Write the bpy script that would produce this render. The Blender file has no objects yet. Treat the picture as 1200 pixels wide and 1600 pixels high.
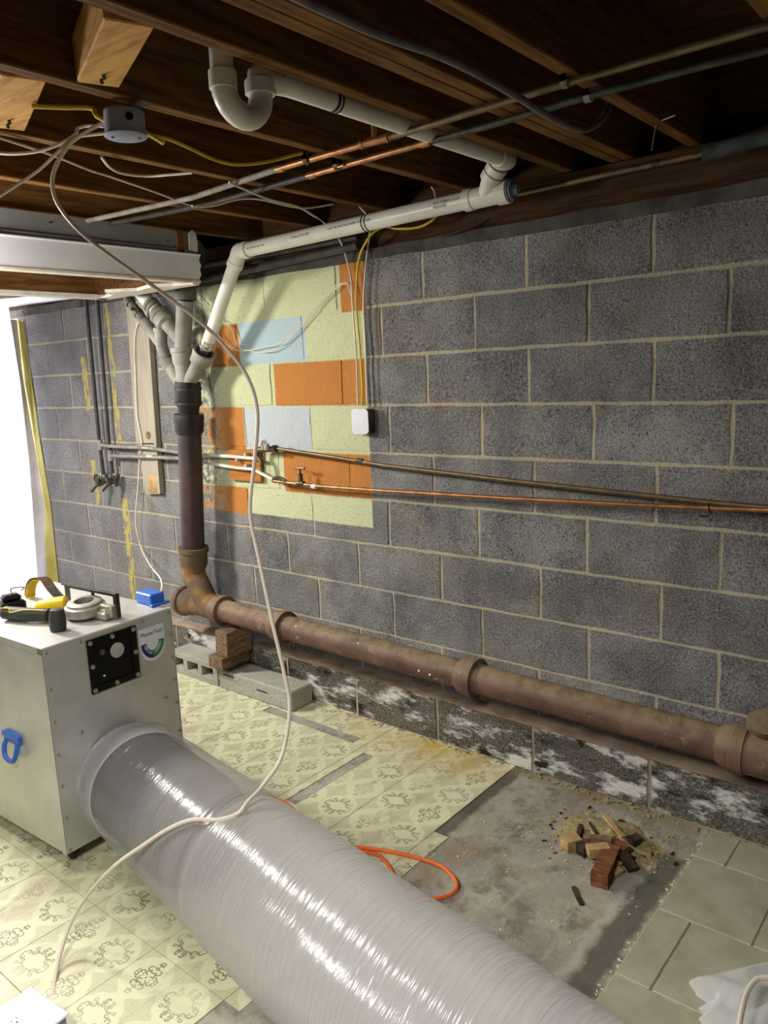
import bpy, bmesh, math, random
from mathutils import Vector, Matrix, noise
random.seed(7)
SC = bpy.context.scene
COL = SC.collection
PI = math.pi

# ------------------------------------------------------------------ camera
cam = bpy.data.objects.new('camera', bpy.data.cameras.new('camera'))
COL.objects.link(cam)
_R = [[0.771537, 0.634726, -0.0430521], [0.079411, -0.1632286, -0.9833872], [-0.6312088, 0.7553008, -0.1763412]]
cam.matrix_world = Matrix(((_R[0][0], -_R[1][0], -_R[2][0], 0), (_R[0][1], -_R[1][1], -_R[2][1], 0),
                           (_R[0][2], -_R[1][2], -_R[2][2], 0), (0, 0, 0, 1)))
cam.location = (1.87656,-2.56083,1.55918)
cam.data.sensor_fit = 'HORIZONTAL'
cam.data.sensor_width = 36
cam.data.lens = 36 * 1223.521 / 1200
cam.data.clip_start = .02
SC.camera = cam

# ------------------------------------------------------------------ light
w = bpy.data.worlds.new('world'); SC.world = w
w.use_nodes = True
w.node_tree.nodes['Background'].inputs[0].default_value = (1.0, .98, .93, 1)
w.node_tree.nodes['Background'].inputs[1].default_value = .035
def area(name, loc, aim, size, power, col, size_y=None, spread=None):
    l = bpy.data.lights.new(name, 'AREA'); l.energy = power; l.color = col; l.size = size
    if size_y: l.shape = 'RECTANGLE'; l.size_y = size_y
    if spread: l.spread = spread
    o = bpy.data.objects.new(name, l); COL.objects.link(o); o.location = loc
    o.rotation_euler = (Vector(aim) - Vector(loc)).to_track_quat('-Z', 'Y').to_euler()
    return o
area('work_or_fill_light', (-2.1, -1.4, 1.92), (-.9, -1.0, 0), .3, 62, (1, .96, .87))
lp_ = bpy.data.lights.new('bulb', 'POINT'); lp_.energy = 41; lp_.color = (1, .96, .88); lp_.shadow_soft_size = .12
lo_ = bpy.data.objects.new('bulb', lp_); COL.objects.link(lo_); lo_.location = (-.85, -1.68, 1.84)
area('work_or_fill_light', (1.0, -2.9, 2.1), (.9, -2.2, 0), .5, 36, (1, .96, .88), spread=2.3)  # unseen fill lamp added on the camera side to brighten the right
area('daylight', (-4.1, -.9, 1.35), (-3.0, -.9, 1.2), 2.0, 170, (.90, .94, 1.0), 2.0)
SC.view_settings.view_transform = 'Standard'
SC.view_settings.look = 'None'
SC.view_settings.gamma = 1
SC.view_settings.use_curve_mapping = False
SC.view_settings.exposure = 0.0

# ------------------------------------------------------------------ materials
def lin(c):
    return tuple((x / 12.92 if x <= .04045 else ((x + .055) / 1.055) ** 2.4) for x in [v / 255 for v in c]) + (1,)
class NT:
    def __init__(s, name):
        s.m = bpy.data.materials.new(name); s.m.use_nodes = True
        s.t = s.m.node_tree; s.b = s.t.nodes['Principled BSDF']; s.out = s.t.nodes['Material Output']
    def n(s, typ, **kw):
        k = s.t.nodes.new(typ)
        for a, v in kw.items(): setattr(k, a, v)
        return k
    def put(s, sock, v):
        if hasattr(v, 'default_value') or hasattr(v, 'is_linked'): s.t.links.new(v, sock)
        elif isinstance(v, (tuple, list)) and len(v) == 3 and len(sock.default_value) == 4: sock.default_value = lin(v)
        else: sock.default_value = v
    def pos(s, world=False):
        if world: return s.n('ShaderNodeNewGeometry').outputs['Position']
        return s.n('ShaderNodeTexCoord').outputs['Object']
    def math(s, op, a, b=0.0, clamp=False, c=None):
        k = s.n('ShaderNodeMath', operation=op, use_clamp=clamp); s.put(k.inputs[0], a); s.put(k.inputs[1], b)
        if c is not None: s.put(k.inputs[2], c)
        return k.outputs[0]
    def vec(s, op, a, b=(0, 0, 0)):
        k = s.n('ShaderNodeVectorMath', operation=op); s.put(k.inputs[0], a); s.put(k.inputs[1], b)
        return k.outputs['Value' if op in ('LENGTH', 'DISTANCE', 'DOT_PRODUCT') else 'Vector']
    def noise(s, co, scale, detail=3, rough=.55, color=False):
        k = s.n('ShaderNodeTexNoise'); s.put(k.inputs['Vector'], co)
        k.inputs['Scale'].default_value = scale; k.inputs['Detail'].default_value = detail; k.inputs['Roughness'].default_value = rough
        return k.outputs['Color' if color else 'Fac']
    def ramp(s, v, lo, hi):
        k = s.n('ShaderNodeMapRange'); k.clamp = True
        s.put(k.inputs['Value'], v); k.inputs['From Min'].default_value = lo; k.inputs['From Max'].default_value = hi
        return k.outputs[0]
    def mix(s, f, a, b, mode='MIX'):
        k = s.n('ShaderNodeMix', data_type='RGBA', blend_type=mode)
        s.put(k.inputs[0], f); s.put(k.inputs[6], a); s.put(k.inputs[7], b)
        return k.outputs[2]
    def bump(s, h, strength=.3, dist=.004):
        k = s.n('ShaderNodeBump'); k.inputs['Strength'].default_value = strength; k.inputs['Distance'].default_value = dist
        s.put(k.inputs['Height'], h); s.t.links.new(k.outputs[0], s.b.inputs['Normal'])
    def fin(s, col, rough=.7, metal=0, spec=.3):
        s.put(s.b.inputs['Base Color'], col); s.put(s.b.inputs['Roughness'], rough)
        s.put(s.b.inputs['Metallic'], metal); s.b.inputs['Specular IOR Level'].default_value = spec
        return s.m
def mat(name, c1, c2=None, scale=12, lo=.4, hi=.65, rough=.6, metal=0, bump=0, bscale=60, spec=.35, stretch=None):
    s = NT(name); p = s.pos()
    if stretch: p = s.vec('MULTIPLY', p, stretch)
    c2 = c2 or tuple(v * .85 for v in c1)
    f = s.ramp(s.noise(p, scale, 5), lo, hi)
    if bump: s.bump(s.noise(p, bscale, 4), bump)
    return s.fin(s.mix(f, c1, c2), rough, metal, spec)

GREEN, ORANGE, BLUE, GREYB, YEL = (200, 204, 164), (190, 126, 66), (176, 196, 203), (190, 196, 203), (182, 168, 96)
PAINT = [(-1.56, -.329, .885, 2.021, GREEN),
         (-.455, -.315, 1.815, 2.03, ORANGE), (-1.43, -1.135, 1.617, 1.818, ORANGE), (-1.132, -.680, 1.62, 1.82, BLUE),
         (-.903, -.331, 1.421, 1.617, ORANGE), (-1.48, -1.143, 1.195, 1.416, ORANGE), (-1.138, -.681, 1.212, 1.416, GREYB),
         (-.877, -.329, 1.012, 1.206, ORANGE), (-1.56, -1.152, .876, 1.013, ORANGE)]
GLUE = [(-2.60, -2.545, 1.40, 1.72), (-2.285, -2.24, 1.60, 2.01), (-2.30, -2.245, 1.23, 1.56), (-2.315, -2.25, .20, .88),
        (-2.60, -2.56, .80, 1.05), (-2.62, -2.56, 1.00, 1.10)]
def rects(s, pw, col, lst, amp, soft, specks):
    d0 = s.vec('SUBTRACT', s.noise(pw, 22 if amp > .01 else 60, 3, color=True), (.5, .5, .5))
    sc = s.n('ShaderNodeVectorMath', operation='SCALE'); s.put(sc.inputs[0], d0); sc.inputs['Scale'].default_value = amp
    p = s.vec('ADD', pw, sc.outputs[0])
    for r in lst:
        c = ((r[0] + r[1]) / 2, 0, (r[2] + r[3]) / 2); h = ((r[1] - r[0]) / 2, 9, (r[3] - r[2]) / 2)
        q = s.vec('SUBTRACT', s.vec('ABSOLUTE', s.vec('SUBTRACT', p, c)), h)
        sp = s.n('ShaderNodeSeparateXYZ'); s.put(sp.inputs[0], q)
        m = s.math('MULTIPLY_ADD', s.math('MAXIMUM', sp.outputs[0], sp.outputs[2]), -soft, True, .5)
        if specks is not None: m = s.math('MULTIPLY', m, specks)
        col = s.mix(m, col, r[4] if len(r) > 4 else YEL)
    return col
def block_mat(name, base, dark, warm, paint=True, glue=False, white=False, spk=1.0):
    s = NT(name); p = s.pos(True)
    oi = s.n('ShaderNodeObjectInfo').outputs['Random']
    f = s.ramp(s.noise(p, 3.6, 5, .6), .38, .62)
    c = s.mix(f, base, dark)
    c = s.mix(s.math('MULTIPLY', oi, .45), c, dark)
    wn = s.ramp(s.noise(s.vec('ADD', p, (7.3, 0, 2.2)), 2.3, 3), .55, .8)
    c = s.mix(s.math('MULTIPLY', wn, .5), c, warm)
    g = s.noise(p, 150, 4, .75)
    c = s.mix(s.math('MULTIPLY', s.ramp(g, .52, .68), .75 * spk), c, (172, 170, 166))
    c = s.mix(s.math('MULTIPLY', s.ramp(g, .47, .36), .8 * spk), c, (48, 47, 48))
    pit = s.ramp(s.noise(p, 120, 2, .6), .36, .30)
    c = s.mix(s.math('MULTIPLY', pit, .85 * spk), c, (34, 34, 37))
    if paint:
        sk = s.math('SUBTRACT', 1.0, s.math('MULTIPLY', s.ramp(s.noise(s.vec('MULTIPLY', p, (1, 1, 1.5)), 75, 3), .37, .32), .75))
        lf = s.n('ShaderNodeSeparateXYZ'); s.put(lf.inputs[0], p)
        worn = s.math('MULTIPLY', s.ramp(lf.outputs[0], -1.28, -1.45), s.ramp(s.noise(p, 28, 4), .42, .52))
        sk = s.math('MULTIPLY', sk, s.math('SUBTRACT', 1.0, worn))
        c = rects(s, p, c, PAINT, .008, 160, sk)
    if glue: c = rects(s, p, c, GLUE, .06, 140, s.ramp(s.noise(s.vec('MULTIPLY', p, (2, 1, .8)), 16, 4), .40, .52))
    if white:
        wn = s.ramp(s.noise(s.vec('MULTIPLY', p, (2.2, 1, 6)), 1.7, 6, .72), .51, .60)
        c = s.mix(wn, c, (214, 212, 208))
        dn = s.ramp(s.noise(s.vec('MULTIPLY', p, (2, 1, 4)), 3.1, 6, .7), .56, .64)
        c = s.mix(dn, c, (44, 40, 38))
    s.bump(s.math('ADD', g, s.noise(p, 60, 3)), .7, .007)
    return s.fin(c, .92, 0, .15)
M = {}
M['block'] = block_mat('concrete_block', (150, 148, 147), (100, 99, 101), (138, 114, 92), paint=False)
M['block_paint'] = block_mat('painted_block', (148, 146, 145), (108, 107, 108), (136, 114, 94))
M['block_glue'] = block_mat('glue_streaked_block', (150, 146, 146), (116, 113, 115), (142, 126, 116), paint=False, glue=True)
M['block_base'] = block_mat('efflorescent_block', (110, 105, 98), (80, 76, 70), (120, 98, 80), paint=False, white=True)
M['block_loose'] = block_mat('loose_block', (190, 189, 176), (164, 163, 150), (176, 170, 140), paint=False, spk=.6)
M['mortar'] = block_mat('mortar', (194, 184, 160), (168, 160, 140), (198, 168, 138), glue=True, spk=.35)

M['ledge'] = mat('dirty_mortar', (160, 142, 124), (112, 96, 84), 5, rough=.95, bump=.5, bscale=70, spec=.1)
def mk_vinyl():
    s = NT('vinyl_tile'); p = s.pos(True)
    q = s.vec('MULTIPLY', s.vec('SUBTRACT', p, (.40, -.60, 0)), (1 / .1525, 1 / .1525, 0))
    cell = s.vec('SUBTRACT', s.vec('FRACTION', q), (.5, .5, 0))
    fl = s.vec('FLOOR', q); sp = s.n('ShaderNodeSeparateXYZ'); s.put(sp.inputs[0], fl)
    chk = s.math('PINGPONG', s.math('ADD', sp.outputs[0], sp.outputs[1]), 1.0)
    a = s.vec('ABSOLUTE', cell)
    def d(co, c): return s.vec('DISTANCE', co, c + (0,) if len(c) == 2 else c)
    def flat(v):
        return s.vec('MULTIPLY', v, (1, 1, 0))
    a = flat(a)
    quat = s.math('MINIMUM', d(a, (.30, .0)), d(a, (.0, .30)))
    quat = s.math('MINIMUM', quat, s.math('ADD', d(a, (.12, .12)), -.08))
    medal = s.ramp(quat, .245, .222)
    def ring(c, r, wd, gap=None):
        v = s.ramp(s.math('ABSOLUTE', s.math('SUBTRACT', d(a, c), r)), wd, wd * .4)
        if gap: v = s.math('MULTIPLY', v, s.ramp(d(a, gap), r * .75, r * .95))
        return v
    def dot(c, r): return s.ramp(d(a, c), r, r * .6)
    def union(lst):
        o = lst[0]
        for k in lst[1:]: o = s.math('MAXIMUM', o, k)
        return o
    A = union([ring((.06, .31), .042, .019, (.0, .31)), ring((.31, .06), .042, .019, (.31, 0)), ring((.13, .21), .048, .019, (.17, .25)), ring((.21, .13), .048, .019, (.25, .17)), ring((.26, .21), .03, .016), ring((.05, .21), .03, .016), dot((.06, .31), .018), dot((.21, .13), .018), dot((.38, .02), .02)])
    B = union([ring((.05, .10), .045, .019, (.0, .08)), ring((.10, .19), .05, .019, (.06, .22)), ring((.04, .29), .045, .018, (.09, .29)), ring((.16, .06), .04, .018, (.16, .0)), ring((.24, .03), .035, .017), ring((.02, .37), .03, .017), dot((.0, .0), .03), dot((.0, .22), .022), dot((.10, .0), .02)])
    scroll = s.mix(chk, A, B)
    spk = s.ramp(s.noise(p, 420, 2), .45, .6)
    bg = s.mix(spk, (198, 196, 163), (176, 174, 144))
    c = s.mix(medal, bg, (206, 205, 172))
    fade = s.ramp(s.noise(p, 5, 3), .30, .55)
    c = s.mix(s.math('MULTIPLY', s.math('MULTIPLY', scroll, fade), .85), c, (96, 92, 70))
    band = s.ramp(s.math('ABSOLUTE', s.vec('DOT_PRODUCT', cell, (1, 0, 0))), .485, .497)
    c = s.mix(s.math('MULTIPLY', band, .3), c, (130, 120, 92))
    dirt = s.ramp(s.noise(s.vec('MULTIPLY', p, (3, 1, 1)), 2.0, 6, .7), .52, .68)
    c = s.mix(s.math('MULTIPLY', dirt, .75), c, (158, 146, 118))
    yl = s.ramp(s.vec('LENGTH', s.vec('MULTIPLY', s.vec('SUBTRACT', p, (.02, -.13, 0)), (.5, 1.6, 1))), .30, .06)
    yl = s.math('MULTIPLY', yl, s.ramp(s.noise(p, 6, 4), .35, .62))
    c = s.mix(s.math('MULTIPLY', yl, .75), c, (192, 160, 66))
    s.bump(s.noise(p, 90, 3), .12, .002)
    return s.fin(c, .42, 0, .4)
M['vinyl'] = mk_vinyl()
def mk_concrete():
    s = NT('bare_concrete'); p = s.pos(True)
    c = s.mix(s.ramp(s.noise(p, 4, 6, .65), .35, .65), (166, 162, 148), (134, 130, 118))
    c = s.mix(s.math('MULTIPLY', s.ramp(s.noise(p, 9, 6, .7), .50, .64), .8), c, (104, 98, 84))
    c = s.mix(s.math('MULTIPLY', s.ramp(s.noise(s.vec('MULTIPLY', p, (16, 5, 1)), 2, 6, .75), .54, .68), .5), c, (186, 182, 168))
    c = s.mix(s.math('MULTIPLY', s.ramp(s.noise(s.vec('ADD', p, (3, 9, 0)), 3.3, 5, .6), .56, .70), .6), c, (140, 112, 78))
    c = s.mix(s.ramp(s.noise(s.vec('ADD', p, (1, 4, 0)), 14, 5, .7), .66, .72), c, (196, 196, 192))
    c = s.mix(s.ramp(s.noise(p, 160, 2), .70, .76), c, (206, 204, 198))
    sp = s.n('ShaderNodeSeparateXYZ'); s.put(sp.inputs[0], s.vec('ADD', p, s.vec('MULTIPLY', s.noise(p, 12, 4, color=True), (.06, .06, 0))))
    def strip(x0, x1, y0, y1, col, k, cc):
        m = s.math('MULTIPLY', s.ramp(sp.outputs[0], x0, x0 + .02), s.ramp(sp.outputs[0], x1 + .02, x1))
        m = s.math('MULTIPLY', m, s.math('MULTIPLY', s.ramp(sp.outputs[1], y0, y0 + .03), s.ramp(sp.outputs[1], y1 + .03, y1)))
        return s.mix(s.math('MULTIPLY', m, k), cc, col)
    c = strip(.40, .47, -.62, .1, (66, 62, 56), .75, c)
    c = strip(1.085, 1.16, -1.2, -.25, (78, 74, 66), .8, c)
    c = strip(1.055, 1.065, -1.2, -.45, (186, 186, 180), .55, c)
    c = strip(.2, 1.15, -.10, .1, (128, 112, 82), .5, c)
    s.bump(s.noise(p, 45, 5, .7), .45, .006)
    return s.fin(c, .8, 0, .25)
M['concrete'] = mk_concrete()
M['ceramic'] = mat('ceramic_tile', (166, 164, 142), (148, 144, 122), 9, rough=.45, bump=.12, bscale=40, spec=.4)
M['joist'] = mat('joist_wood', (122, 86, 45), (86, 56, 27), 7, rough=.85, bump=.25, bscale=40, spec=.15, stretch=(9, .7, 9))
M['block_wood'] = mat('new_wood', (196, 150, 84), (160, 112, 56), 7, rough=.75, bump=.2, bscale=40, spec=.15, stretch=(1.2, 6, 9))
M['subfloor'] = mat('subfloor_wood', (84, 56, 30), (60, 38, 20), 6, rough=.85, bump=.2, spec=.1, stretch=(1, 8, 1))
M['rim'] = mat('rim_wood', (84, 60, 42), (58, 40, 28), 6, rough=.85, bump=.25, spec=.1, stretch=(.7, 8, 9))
M['sill'] = mat('sill', (92, 88, 82), (66, 62, 58), 9, rough=.9, bump=.4, spec=.1)
M['grey_board'] = mat('grey_board', (168, 160, 144), (146, 137, 120), 8, .3, .75, rough=.8, bump=.2, spec=.15, stretch=(7, 1, .6))
M['ply'] = mat('bare_board', (176, 116, 54), (150, 92, 40), 8, rough=.75, spec=.2, stretch=(1, 1, 8))
M['tan_wood'] = mat('tan_wood', (182, 156, 112), (146, 118, 78), 14, rough=.85, bump=.3, spec=.1)
M['red_wood'] = mat('reddish_wood', (132, 90, 60), (88, 54, 36), 14, rough=.85, bump=.4, spec=.1, stretch=(1, 6, 3))
M['dark_wood'] = mat('dark_wood', (76, 66, 54), (48, 40, 32), 14, rough=.9, bump=.3, spec=.1)
M['old_wood'] = mat('old_wood', (134, 112, 90), (98, 76, 58), 14, rough=.9, bump=.4, spec=.1, stretch=(3, 1, 6))
M['pvc'] = mat('white_pvc', (226, 224, 214), (214, 210, 198), 8, rough=.35, spec=.45)
M['pvc_grey'] = mat('dusty_pvc', (146, 144, 134), (108, 106, 98), 7, rough=.6, spec=.3, bump=.15)
M['pvc_dark'] = mat('grimy_pvc', (92, 88, 82), (56, 53, 50), 10, rough=.55, spec=.35)
M['iron'] = None
def mk_iron():
    s = NT('rusty_iron'); p = s.pos(True)
    c = s.mix(s.ramp(s.noise(p, 6, 5, .65), .38, .62), (112, 84, 72), (82, 58, 48))
    c = s.mix(s.math('MULTIPLY', s.ramp(s.noise(p, 14, 6, .7), .60, .70), .7), c, (170, 156, 138))
    up = s.n('ShaderNodeSeparateXYZ'); s.put(up.inputs[0], s.n('ShaderNodeNewGeometry').outputs['Normal'])
    dust = s.math('MULTIPLY', s.ramp(up.outputs[2], .1, .9), s.ramp(s.noise(p, 18, 5, .7), .3, .6))
    c = s.mix(s.math('MULTIPLY', dust, .75), c, (146, 132, 100))
    s.bump(s.noise(p, 70, 4), .3, .003)
    return s.fin(c, .62, .0, .3)
M['iron'] = mk_iron()
M['iron_dark'] = mat('dark_iron', (72, 54, 50), (48, 38, 38), 7, rough=.5, spec=.4, bump=.2)
M['iron_rust'] = mat('orange_rust_iron', (98, 80, 64), (154, 110, 56), 6, .53, .68, rough=.75, spec=.25, bump=.3)
M['rubber'] = mat('black_rubber', (44, 40, 40), (30, 27, 27), 12, rough=.5, spec=.35)
M['black_pipe'] = mat('black_pipe', (70, 64, 62), (48, 44, 43), 16, rough=.5, spec=.35)
M['grey_pipe'] = mat('dusty_grey_pipe', (142, 136, 126), (108, 102, 94), 20, rough=.55, spec=.35)
M['copper'] = mat('copper', (176, 122, 82), (128, 94, 66), 22, rough=.4, metal=.7, bump=.1)
M['copper_dull'] = mat('dull_copper', (124, 104, 78), (96, 86, 66), 22, rough=.45, metal=.6, bump=.1)
M['copper_green'] = mat('tarnished_copper', (82, 84, 70), (58, 60, 54), 22, rough=.5, metal=.5, bump=.1)
M['brass'] = mat('old_brass', (116, 100, 76), (72, 64, 52), 40, rough=.45, metal=.7, bump=.2)
M['foam'] = mat('grey_foam', (78, 84, 84), (52, 58, 58), 14, rough=.9, spec=.1)
M['strap'] = mat('grey_strap', (190, 186, 172), None, 20, rough=.5)
M['cable_white'] = mat('white_cable', (222, 216, 200), (206, 196, 184), 6, rough=.45)
M['cable_pink'] = mat('aged_white_cable', (218, 208, 194), (196, 176, 168), 2, rough=.45)
M['cable_yellow'] = mat('yellow_cable', (216, 190, 52), (190, 164, 40), 9, rough=.45)
M['cable_grey'] = mat('grey_conduit', (112, 108, 106), (92, 88, 88), 20, rough=.6, bump=.2)
M['cable_orange'] = mat('orange_cable', (230, 112, 48), (206, 92, 36), 9, rough=.5)
M['box_blue'] = mat('blue_plastic', (58, 110, 204), (46, 94, 186), 9, rough=.4)
M['box_greyblue'] = mat('grey_blue_plastic', (142, 148, 168), (122, 128, 150), 12, rough=.5)
M['cover_white'] = mat('white_cover', (218, 219, 226), (208, 209, 218), 6, rough=.4)
M['steel_box'] = mat('steel_box', (108, 102, 94), (72, 68, 64), 18, rough=.5, metal=.6)
def mk_alu():
    s = NT('aluminium'); p = s.pos()
    c = s.mix(s.ramp(s.noise(p, 5, 4), .35, .65), (206, 205, 201), (188, 187, 183))
    c = s.mix(s.math('MULTIPLY', s.ramp(s.noise(s.vec('MULTIPLY', p, (3, 3, 9)), 7, 6, .7), .64, .72), .35), c, (110, 106, 98))
    s.put(s.b.inputs['Roughness'], .4)
    s.bump(s.noise(s.vec('MULTIPLY', p, (1, 1, 12)), 40, 3), .06, .002)
    return s.fin(c, .42, .5, .5)
M['alu'] = mk_alu()
M['black_plastic'] = mat('black_plastic', (14, 14, 15), (10, 10, 11), 20, rough=.45, spec=.2)
M['sleeve'] = mat('tube_shade', (34, 36, 44), (24, 26, 32), 18, rough=.8, bump=.3)  # near-black colour standing for the shade inside the duct tube
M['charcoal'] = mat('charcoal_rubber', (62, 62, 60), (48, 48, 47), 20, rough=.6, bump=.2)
M['screw'] = mat('screw_metal', (196, 194, 188), None, 30, rough=.3, metal=.85)
M['glass'] = mat('gauge_face', (176, 172, 170), (160, 156, 154), 30, rough=.2)
M['ink_grey'] = mat('grey_ink', (86, 86, 90), None, 20)
M['ink_navy'] = mat('navy_ink', (34, 44, 110), None, 20, rough=.4)
M['ink_green'] = mat('green_ink', (52, 138, 60), None, 20, rough=.4)
M['ink_white'] = mat('white_print', (234, 234, 236), None, 20, rough=.4)
M['ink_black'] = mat('black_print', (40, 38, 38), None, 20, rough=.6)
M['yellow_plastic'] = mat('yellow_plastic', (226, 196, 32), (208, 178, 24), 15, rough=.4)
M['silver'] = mat('cast_silver', (176, 172, 162), (146, 142, 132), 20, rough=.45, metal=.4, bump=.1)
M['dark_steel'] = mat('dark_steel', (74, 72, 66), (44, 42, 40), 25, rough=.45, metal=.6)
M['soffit_white'] = mat('white_panel', (232, 234, 238), (222, 225, 230), 5, rough=.5)
M['soffit_grey'] = mat('grey_panel', (136, 138, 138), (124, 126, 126), 5, rough=.5)
M['drywall'] = mat('torn_drywall', (226, 222, 210), (204, 194, 176), 14, rough=.85, bump=.3)
M['tape'] = mat('yellow_tape', (222, 210, 122), (208, 194, 104), 9, rough=.35)
M['sawdust'] = mat('sawdust', (168, 156, 116), (134, 122, 88), 90, rough=.95, bump=.8, bscale=200, spec=.05)
M['crumb'] = mat('grout_crumb', (206, 200, 184), (170, 160, 140), 60, rough=.9)
def mk_film(name, col, op, gloss, ripple=False):
    s = NT(name); p = s.pos(True)
    tr = s.n('ShaderNodeBsdfTransparent'); tr.inputs[0].default_value = (.96, .97, 1, 1)
    df = s.n('ShaderNodeBsdfDiffuse'); df.inputs[0].default_value = lin(col)
    tl = s.n('ShaderNodeBsdfTranslucent'); tl.inputs[0].default_value = lin(col)
    gl = s.n('ShaderNodeBsdfGlossy'); gl.inputs[0].default_value = (.95, .96, 1, 1); gl.inputs[1].default_value = gloss
    m1 = s.n('ShaderNodeMixShader'); m1.inputs[0].default_value = .5
    s.t.links.new(df.outputs[0], m1.inputs[1]); s.t.links.new(tl.outputs[0], m1.inputs[2])
    lw = s.n('ShaderNodeLayerWeight'); lw.inputs[0].default_value = .35
    opf = s.math('MULTIPLY_ADD', lw.outputs['Facing'], (1 - op) * .22, True, op)
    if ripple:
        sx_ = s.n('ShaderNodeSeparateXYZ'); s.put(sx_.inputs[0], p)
        opf = s.math('MULTIPLY_ADD', s.ramp(sx_.outputs[0], -.15, .45), .24, True, opf)  # film made milkier along the tube, imitating diffuse light inside it
    m2 = s.n('ShaderNodeMixShader'); s.t.links.new(opf, m2.inputs[0])
    s.t.links.new(tr.outputs[0], m2.inputs[1]); s.t.links.new(m1.outputs[0], m2.inputs[2])
    m3 = s.n('ShaderNodeMixShader')
    s.t.links.new(s.math('MULTIPLY_ADD', lw.outputs['Fresnel'], .16, True, .03), m3.inputs[0])
    s.t.links.new(m2.outputs[0], m3.inputs[1]); s.t.links.new(gl.outputs[0], m3.inputs[2])
    s.t.links.new(m3.outputs[0], s.out.inputs['Surface'])
    bp_ = s.n('ShaderNodeBump'); bp_.inputs['Distance'].default_value = .006
    if ripple:
        h = s.noise(s.vec('MULTIPLY', p, (95, 7, 7)), 1.0, 2, .5)
        bp_.inputs['Strength'].default_value = .8
    else:
        h = s.noise(p, 9, 5, .6); bp_.inputs['Strength'].default_value = .6
    s.put(bp_.inputs['Height'], h)
    for k in (df, tl, gl): s.t.links.new(bp_.outputs[0], k.inputs['Normal'])
    return s.m
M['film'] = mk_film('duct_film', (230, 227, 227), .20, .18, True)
M['sheet'] = mk_film('white_sheeting', (176, 177, 186), .97, .5)
M['sheet_edge'] = mat('sheet_hem', (206, 200, 206), (190, 184, 194), 9, rough=.5)
M['bag'] = mk_film('plastic_bag', (250, 251, 255), .68, .25)

# ------------------------------------------------------------------ mesh helpers
def new(): return bmesh.new()
def box(bm, x0, x1, y0, y1, z0, z1, bev=0, mtx=None):
    r = bmesh.ops.create_cube(bm, size=1)
    vs = r['verts']
    for v in vs:
        v.co = Vector(((x0 + x1) / 2 + v.co.x * (x1 - x0), (y0 + y1) / 2 + v.co.y * (y1 - y0), (z0 + z1) / 2 + v.co.z * (z1 - z0)))
    if bev:
        es = list({e for v in vs for e in v.link_edges})
        r2 = bmesh.ops.bevel(bm, geom=es, offset=bev, segments=1, affect='EDGES', profile=.5)
        vs = list({v for f in r2['faces'] for v in f.verts} | {v for v in vs if v.is_valid})
    if mtx is not None:
        for v in vs: v.co = mtx @ v.co
    return vs
def frames(pts):
    pts = [Vector(p) for p in pts]; out = []
    n = None
    for i, p in enumerate(pts):
        t = (pts[min(i + 1, len(pts) - 1)] - pts[max(i - 1, 0)]).normalized()
        if n is None:
            n = t.orthogonal().normalized()
        n = (n - t * n.dot(t))
        n = n.normalized() if n.length > 1e-6 else t.orthogonal().normalized()
        out.append((p, n.copy(), t.cross(n).normalized()))
    return out
def sweep(bm, pts, r, seg=10, caps=True, flat=1.0):
    fr = frames(pts); rings = []
    for i, (p, n, b) in enumerate(fr):
        rr = r[i] if isinstance(r, (list, tuple)) else r
        rings.append([bm.verts.new(p + (n * math.cos(2 * PI * k / seg) + b * math.sin(2 * PI * k / seg) * flat) * rr) for k in range(seg)])
    for a, c in zip(rings, rings[1:]):
        for k in range(seg):
            f = bm.faces.new((a[k], a[(k + 1) % seg], c[(k + 1) % seg], c[k])); f.smooth = True
    if caps:
        bm.faces.new(rings[0][::-1]); bm.faces.new(rings[-1])
    return rings
def cr(pts, n=6):
    P = [Vector(p) for p in pts]; P = [P[0] * 2 - P[1]] + P + [P[-1] * 2 - P[-2]]; out = []
    for i in range(1, len(P) - 2):
        a, b, c, d = P[i - 1:i + 3]
        for k in range(n):
            t = k / n
            out.append(.5 * ((2 * b) + (c - a) * t + (2 * a - 5 * b + 4 * c - d) * t * t + (3 * b - a - 3 * c + d) * t ** 3))
    out.append(P[-2]); return out
def lathe(bm, p0, d, prof, seg=20, caps=True):
    d = Vector(d).normalized(); p0 = Vector(p0); n = d.orthogonal().normalized(); b = d.cross(n); rings = []
    for t, r in prof:
        rings.append([bm.verts.new(p0 + d * t + (n * math.cos(2 * PI * k / seg) + b * math.sin(2 * PI * k / seg)) * r) for k in range(seg)])
    for a, c in zip(rings, rings[1:]):
        for k in range(seg):
            f = bm.faces.new((a[k], a[(k + 1) % seg], c[(k + 1) % seg], c[k])); f.smooth = True
    if caps:
        bm.faces.new(rings[0][::-1]); bm.faces.new(rings[-1])
def rod(bm, a, b, r, seg=14, r2=None):
    a = Vector(a); b = Vector(b); L = (b - a).length
    lathe(bm, a, b - a, [(0, r), (L, r2 if r2 is not None else r)], seg)
def prism(bm, pts, vec):
    vec = Vector(vec); a = [bm.verts.new(Vector(p)) for p in pts]; b = [bm.verts.new(Vector(p) + vec) for p in pts]
    n = len(a)
    bm.faces.new(a[::-1]); bm.faces.new(b)
    for i in range(n): bm.faces.new((a[i], a[(i + 1) % n], b[(i + 1) % n], b[i]))
def finish(bm):
    bmesh.ops.recalc_face_normals(bm, faces=bm.faces[:])
def mesh(name, bm, m):
    finish(bm)
    me = bpy.data.meshes.new(name); bm.to_mesh(me); bm.free()
    if any(p.use_smooth for p in me.polygons): me.set_sharp_from_angle(angle=math.radians(38))
    if m: me.materials.append(m)
    return me
def root_of(p):
    while p.parent: p = p.parent
    return p
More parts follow.
